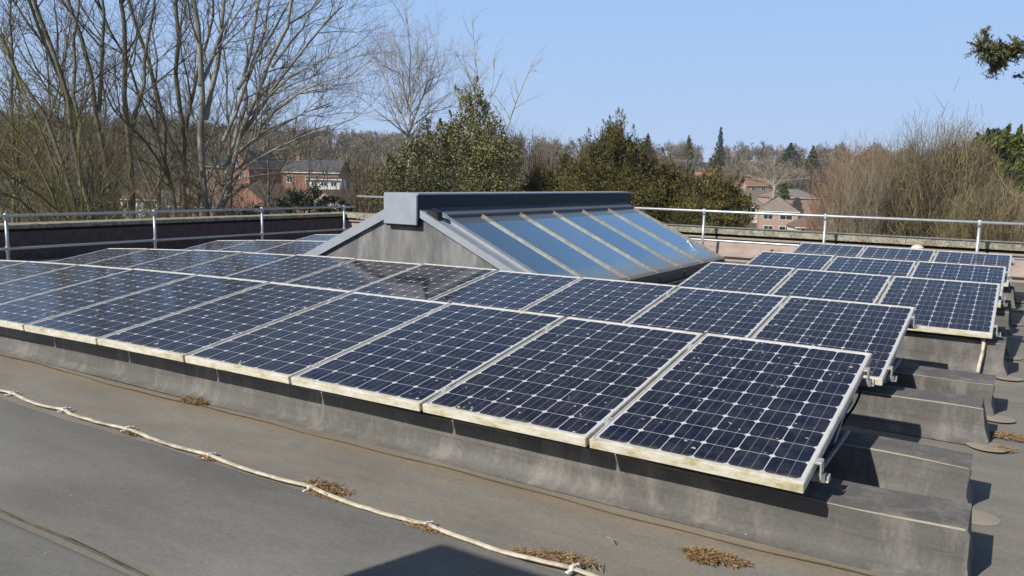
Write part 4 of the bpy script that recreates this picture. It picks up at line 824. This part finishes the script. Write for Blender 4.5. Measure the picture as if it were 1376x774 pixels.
# conifers standing out on the skyline, built as spires of drooping sprays
def spire(px_, ytop, D_, h, w_, label, mat=L_dark, n=620):
    tp = at(px_, ytop, D_); base = np.array([tp[0], tp[1], tp[2]-h]); s_ = rg.random(n)**.8; a = rg.random(n)*2*np.pi; rr = w_*s_*(.35+.65*rg.random(n))*(1+.25*np.sin(s_*38+a)); C_ = np.stack([rr*np.cos(a), rr*np.sin(a), h*(1-s_*.88)], 1)
    Q = leaves(rg, C_, n, .9, 2.2, (0, 0, -.2), .9); t = empty('conifer_tree', tuple(base)); tag(t, label, 'tree', 'conifers on the skyline'); link('crown', quad_mesh('crown', Q), mat, t); link('trunk', tubes_mesh('trunk', [(np.array([[0, 0, -8.], [0, 0, h*.5], [0, 0, h*.95]]), np.array([.3, .2, .05]))], 5), B_brown, t)
spire(871, 179, 330, 9, 3.0, 'small round topped dark conifer on the skyline right of the tallest yew')
spire(926, 182, 320, 10, 3.0, 'olive conifer poking from the wooded skyline left of the tall spire', L_yew)
spire(969, 170, 300, 15, 2.8, 'tallest dark conifer spire on the skyline above the hipped roofs')
spire(1063, 192, 260, 8, 5.0, 'broad dark evergreen on the skyline above the pale oak')
spire(1093, 196, 270, 8, 3.2, 'yellowish evergreen just right of the broad dark one', L_yew)
spire(1375, 186, 300, 12, 4, 'faint dark conifer at the right picture edge')
spire(1054, 238, 215, 6, 1.8, 'slim green conifer left of the pale oak trunk', L_yewg, 700)

# ------------------------------------------------------------------ houses
def house(name, pos, rz, w_, d_, eave, ridge, wall, roof, label, chim=(), wins=(), hip=False, over=.3, gable_mat=None):
    t = empty(name, (pos[0], pos[1], pos[2]), (0, 0, rz)); tag(t, label, 'house')
    hw, hd = w_/2, d_/2
    m = MB(); m.box(-hw, hw, -hd, hd, -6, eave)
    if not hip: m.prism([(-hw+.003, -hd+.003, eave), (-hw+.003, hd-.003, eave), (-hw+.003, 0, ridge-.05)], (w_-.006, 0, 0))
    recalc(m.build('wall', wall, t))
    m = MB(); o_ = over; sl = (ridge-eave)/hd; ze = eave-o_*sl
    if hip:
        rl = hw-hd*.9; m.poly([(-hw-o_, -hd-o_, ze), (hw+o_, -hd-o_, ze), (rl, 0, ridge), (-rl, 0, ridge)]); m.poly([(hw+o_, hd+o_, ze), (-hw-o_, hd+o_, ze), (-rl, 0, ridge), (rl, 0, ridge)]); m.poly([(hw+o_, -hd-o_, ze), (hw+o_, hd+o_, ze), (rl, 0, ridge)]); m.poly([(-hw-o_, hd+o_, ze), (-hw-o_, -hd-o_, ze), (-rl, 0, ridge)]); m.poly([(-hw-o_, -hd-o_, ze-.02), (-hw-o_, hd+o_, ze-.02), (hw+o_, hd+o_, ze-.02), (hw+o_, -hd-o_, ze-.02)])
    else:
        for s_ in (-1, 1): m.prism([(-hw-o_, s_*(hd+o_), ze), (-hw-o_, 0, ridge), (-hw-o_, 0, ridge+.14), (-hw-o_, s_*(hd+o_), ze+.14)], (w_+2*o_, 0, 0))
    rf = m.build('roof', roof, t); recalc(rf)
    m = MB()
    for s_ in (-1, 1): m.box(-hw-o_, hw+o_, s_*(hd+o_)-.03, s_*(hd+o_)+.03, ze-.12, ze+.02)
    m.build('gutter', M_whitep, rf)
    for (x, y) in chim:
        m = MB(); m.box(x-.35, x+.35, y-.35, y+.35, eave, ridge+1.1); m.box(x-.42, x+.42, y-.42, y+.42, ridge+1.1, ridge+1.25); 
        for q in (-.15, .15): m.lathe((x+q, y, ridge+1.25), [(.1, 0), (.09, .35)], 8)
        m.build('chimney', M_brick, rf)
    for (side, u_, z, ww, hh) in wins:   # side 'f' front -y, 'b','l','r'
        fr = MB(); pn = MB()
        def pt(a, b_, out):
            if side == 'f': return (u_+a, -hd-out, z+b_)
            if side == 'b': return (u_+a, hd+out, z+b_)
            if side == 'r': return (hw+out, u_+a, z+b_)
            return (-hw-out, u_+a, z+b_)
        def bx(mb_, a0, a1, b0, b1, o0, o1):
            p, q = pt(a0, b0, o0), pt(a1, b1, o1); mb_.box(min(p[0], q[0]), max(p[0], q[0]), min(p[1], q[1]), max(p[1], q[1]), min(p[2], q[2]), max(p[2], q[2]))
        f_ = .08; bx(fr, 0, ww, 0, f_, .004, .06); bx(fr, 0, ww, hh-f_, hh, .004, .06); bx(fr, 0, f_, f_, hh-f_, .004, .06); bx(fr, ww-f_, ww, f_, hh-f_, .004, .06); bx(fr, ww/2-.03, ww/2+.03, f_, hh-f_, .004, .05)
        wo = fr.build('window', M_whitep, t); bx(pn, f_, ww-f_, f_, hh-f_, .004, .025); pn.build('pane', M_pane, wo)
    return t
def hp(px_, py_, D_, dz=0):
    """point whose z is that of the pixel"""
    return at(px_, py_, D_)
def house_px(name, px_, py_ridge, D_, ridge, **kw):
    p = at(px_, py_ridge, D_); return house(name, (p[0], p[1], p[2]-ridge), ridge=ridge, **kw)
va = math.atan2(FX[1], FX[0])-math.pi/2
house_px('brick_house', 340, 203, 165, 8.5, rz=va+R(60), w_=8, d_=6.5, eave=5.6, wall=M_brick, roof=T_slate, label='red brick house with a sunlit orange gable behind the silvery tree', chim=((-2.5, 0), (3, 0)), wins=(('l', -2, 3.2, 1.2, 1.4), ('l', .8, 3.2, 1.2, 1.4), ('l', -.6, 5.6, 1.2, 1.2), ('f', -3, 3.2, 1.2, 1.3), ('f', 1, 3.2, 1.2, 1.3)))
house_px('brick_house', 303, 205, 175, 8.2, rz=va+R(10), w_=8, d_=7, eave=5.6, wall=M_brickp, roof=T_slate, label='pinkish brick house partly hidden by the silvery trunk', chim=((3, 0),), wins=(('f', -3, 3.2, 1.2, 1.4), ('f', 1.5, 3.2, 1.2, 1.4)))
house_px('long_brick_building', 425, 216, 160, 6.6, rz=va+R(-8), w_=11, d_=6, eave=4.6, wall=M_brick, roof=T_slate, label='long red brick building with a slate roof and chimney right of the sunlit gable', chim=((-3.5, 0),), wins=(('f', -4.6, 2.4, 1.2, 1.3), ('f', -1, 2.4, 1.2, 1.3), ('f', 2.6, 2.4, 1.2, 1.3)))
house_px('garage_building', 352, 248, 100, 3.6, rz=va+R(68), w_=6, d_=5, eave=1.9, wall=M_brick, roof=T_brown, label='small building with a brown gabled roof below the sunlit brick house')
house_px('bungalow', 456, 256, 100, 3.8, rz=va+R(70), w_=7, d_=5, eave=2.2, wall=M_brickp, roof=T_brown, label='low brown roofed bungalow beneath the white sheeted dormer')
house_px('bungalow', 300, 256, 110, 3.8, rz=va+R(-5), w_=11, d_=6, eave=2.0, wall=M_brickp, roof=T_brown, label='wide brown roofed bungalow behind the silvery trunk', wins=(('f', -4, .7, 1.5, 1.1), ('f', 2, .7, 1.5, 1.1)))
house_px('white_dormer_building', 440, 239, 120, 2.2, rz=va+R(-4), w_=4.6, d_=3, eave=2.05, wall=M_whitep, roof=T_slate, label='bright white panelled dormer building above the low bungalow', wins=(('f', -1.9, 1.0, .9, .7), ('f', -.5, 1.0, .9, .7), ('f', .9, 1.0, .9, .7)))
house_px('white_bungalow', 200, 256, 130, 3.0, rz=va+R(-6), w_=6, d_=5, eave=1.9, wall=M_whitep, roof=T_brown, label='low white walled house glimpsed between the twin olive trunks', wins=(('f', -2.5, .4, 1.4, 1.1), ('f', .5, .4, 1.4, 1.1)))
house_px('hipped_house', 1004, 262, 205, 7.2, rz=va+R(-4), w_=9, d_=8, eave=4.6, wall=M_cream, roof=T_grey, hip=True, label='grey hipped roof house with pale upper wall, behind the rightmost yew', wins=(('f', -3.4, 3.0, 1.8, 1.2), ('f', -.6, 3.0, 1.6, 1.2), ('f', 2, 3.0, 1.6, 1.2)))
house_px('hipped_house', 1046, 263, 172, 7.8, rz=va+R(-14), w_=7.2, d_=8.5, eave=5.0, wall=M_brickp, roof=T_grey, hip=True, label='pink brick house with grey hipped roof and white windows left of the second rail post', wins=(('f', -2.9, 3.2, 1.9, 1.3), ('f', .2, 3.2, 2.4, 1.3), ('f', -2.7, .6, 1.8, 1.4), ('f', .2, .6, 2.4, 1.4)))
house_px('flat_bungalow', 1103, 286, 150, 4.2, rz=va+R(-6), w_=9.4, d_=7, eave=2.0, wall=M_cream, roof=T_brown, hip=True, label='low cream bungalow with a band of windows right of the second rail post', wins=(('f', -4.0, .5, 1.6, 1.1), ('f', -1.0, .5, 1.6, 1.1), ('f', 2, .5, 1.6, 1.1)))
house_px('tiled_house', 1060, 254, 225, 6.2, rz=va+R(5), w_=13, d_=9, eave=4.2, wall=M_brickp, roof=T_grey, hip=True, label='broad shallow roofed house just below the pale oak')
house_px('tiled_house', 1012, 240, 290, 6.5, rz=va+R(20), w_=10, d_=7, eave=4.4, wall=M_brickp, roof=T_red, label='small distant house with reddish roof left of the oak', wins=(('f', -3, 2.6, 1.6, 1.2), ('f', 1, 2.6, 1.6, 1.2)))
house_px('tiled_house', 952, 232, 310, 6.5, rz=va+R(-25), w_=9, d_=7, eave=4.4, wall=M_cream, roof=T_red, label='distant pale house above the rightmost yew', chim=((2, 0),), wins=(('f', -3, 2.6, 1.6, 1.2),))
house_px('tiled_house', 1360, 285, 120, 5.2, rz=va+R(52), w_=10, d_=7, eave=3.2, wall=M_cream, roof=T_red, label='orange tiled house with white gable boards at the right edge')
house_px('tiled_house', 1332, 274, 150, 5.2, rz=va+R(-38), w_=9, d_=7, eave=3.2, wall=M_whitep, roof=T_brown, label='pale house with brown roof behind the orange tiled one at right', wins=(('f', -3, 1.6, 1.2, 1.1),))
house_px('tiled_house', 1262, 262, 180, 6.2, rz=va+R(15), w_=9, d_=7, eave=4.4, wall=M_cream, roof=T_brown, label='cream house hardly visible through the huge willow bush', wins=(('f', -3, 2.6, 1.6, 1.2), ('f', 1, 2.6, 1.6, 1.2)))

# ------------------------------------------------------------------ cedar whose branch tips reach in at the top right
D = 12; tb = at(1620, 300, D); tb[2] = GZ; tt = at(1600, -160, D); t = empty('cedar_tree', tuple(tb)); tag(t, 'dark needled cedar whose branch tips reach in at the top right corner', 'tree')
limb = [(np.array([tb, tb*.5+tt*.5, tt])-tb, np.array([.28, .2, .08]))]; Q = []
def spray(pts, n, size, wd):
    pts = np.array(pts); limb.append((pts-tb, np.linspace(.03, .006, len(pts)))); m = len(pts)
    for _ in range(n):
        s_ = .15+.85*rg.random(); x = s_*(m-1); i = min(int(x), m-2); p = pts[i]+(pts[i+1]-pts[i])*(x-i); dr = pts[i+1]-pts[i]; dr /= np.linalg.norm(dr); sd_ = rg.normal(size=3); sd_[2] -= .2; d_ = dr*.8+sd_*.65; d_ /= np.linalg.norm(d_); ln = wd*(.4+.8*rg.random()); k = 16
        q = p+d_*(rg.random(k)*ln)[:, None]+rg.normal(0, .012, (k, 3)); Q.append(leaves(rg, q, k, size, 4.5, d_, .7)); limb.append((np.array([p, p+d_*ln])-tb, np.array([.005, .002])))
spray([at(1480, 75, D), at(1420, 70, D), at(1375, 66, D-.3), at(1345, 64, D-.5), at(1318, 66, D-.6)], 90, .055, .2)
spray([at(1375, 66, D-.3), at(1350, 78, D-.2), at(1335, 92, D)], 55, .05, .16)
spray([at(1345, 64, D-.5), at(1325, 54, D-.4), at(1322, 42, D-.4)], 26, .045, .1)
spray([at(1352, 62, D-.5), at(1330, 72, D-.6), at(1314, 60, D-.6)], 60, .055, .17)
spray([at(1350, 70, D-.4), at(1336, 88, D-.4)], 40, .05, .15)
spray([at(1460, 80, D+.3), at(1410, 66, D+.3), at(1362, 58, D+.4)], 70, .055, .18)
spray([at(1450, 130, D), at(1410, 108, D), at(1372, 104, D)], 30, .05, .13)
spray([at(1500, 40, D), at(1440, 50, D), at(1395, 62, D)], 60, .055, .2)
for i in range(26):
    z = rg.uniform(.25, 1); p = tb*(1-z)+tt*z; a = rg.uniform(-1.9, 1.3) if z > .55 else rg.uniform(0, 6.28); hd_ = np.array([RX[0]*math.cos(a)-FX[0]*0-RX[1]*math.sin(a), RX[1]*math.cos(a)+RX[0]*math.sin(a), .05]); ln = rg.uniform(1.2, 2.4)
    if hd_@RX < -.1: ln = min(ln, 1.3)
    spray([p, p+hd_*ln*.5, p+hd_*ln+np.array([0, 0, -.15])], 70, .08, .3)
link('crown', quad_mesh('crown', np.concatenate(Q)-tb), L_cedar, t); link('trunk', tubes_mesh('trunk', limb, 5), B_brown, t)

# ------------------------------------------------------------------ air: the far hillside pales slightly
mb = MB().box(-720, 720, -760, 760, GZ-12, 62)
hz = NG('haze'); hz.t.nodes.remove(hz.p); vp = hz.t.nodes.new('ShaderNodeVolumePrincipled'); vp.inputs['Color'].default_value = (.82, .88, 1, 1); vp.inputs['Density'].default_value = .0003; vp.inputs['Anisotropy'].default_value = .2
hz.t.links.new(vp.outputs[0], hz.t.nodes['Material Output'].inputs['Volume']); o = mb.build('haze', hz.m); tag(o, 'thin pale blue haze softening the far hillside', 'haze', kind='stuff')
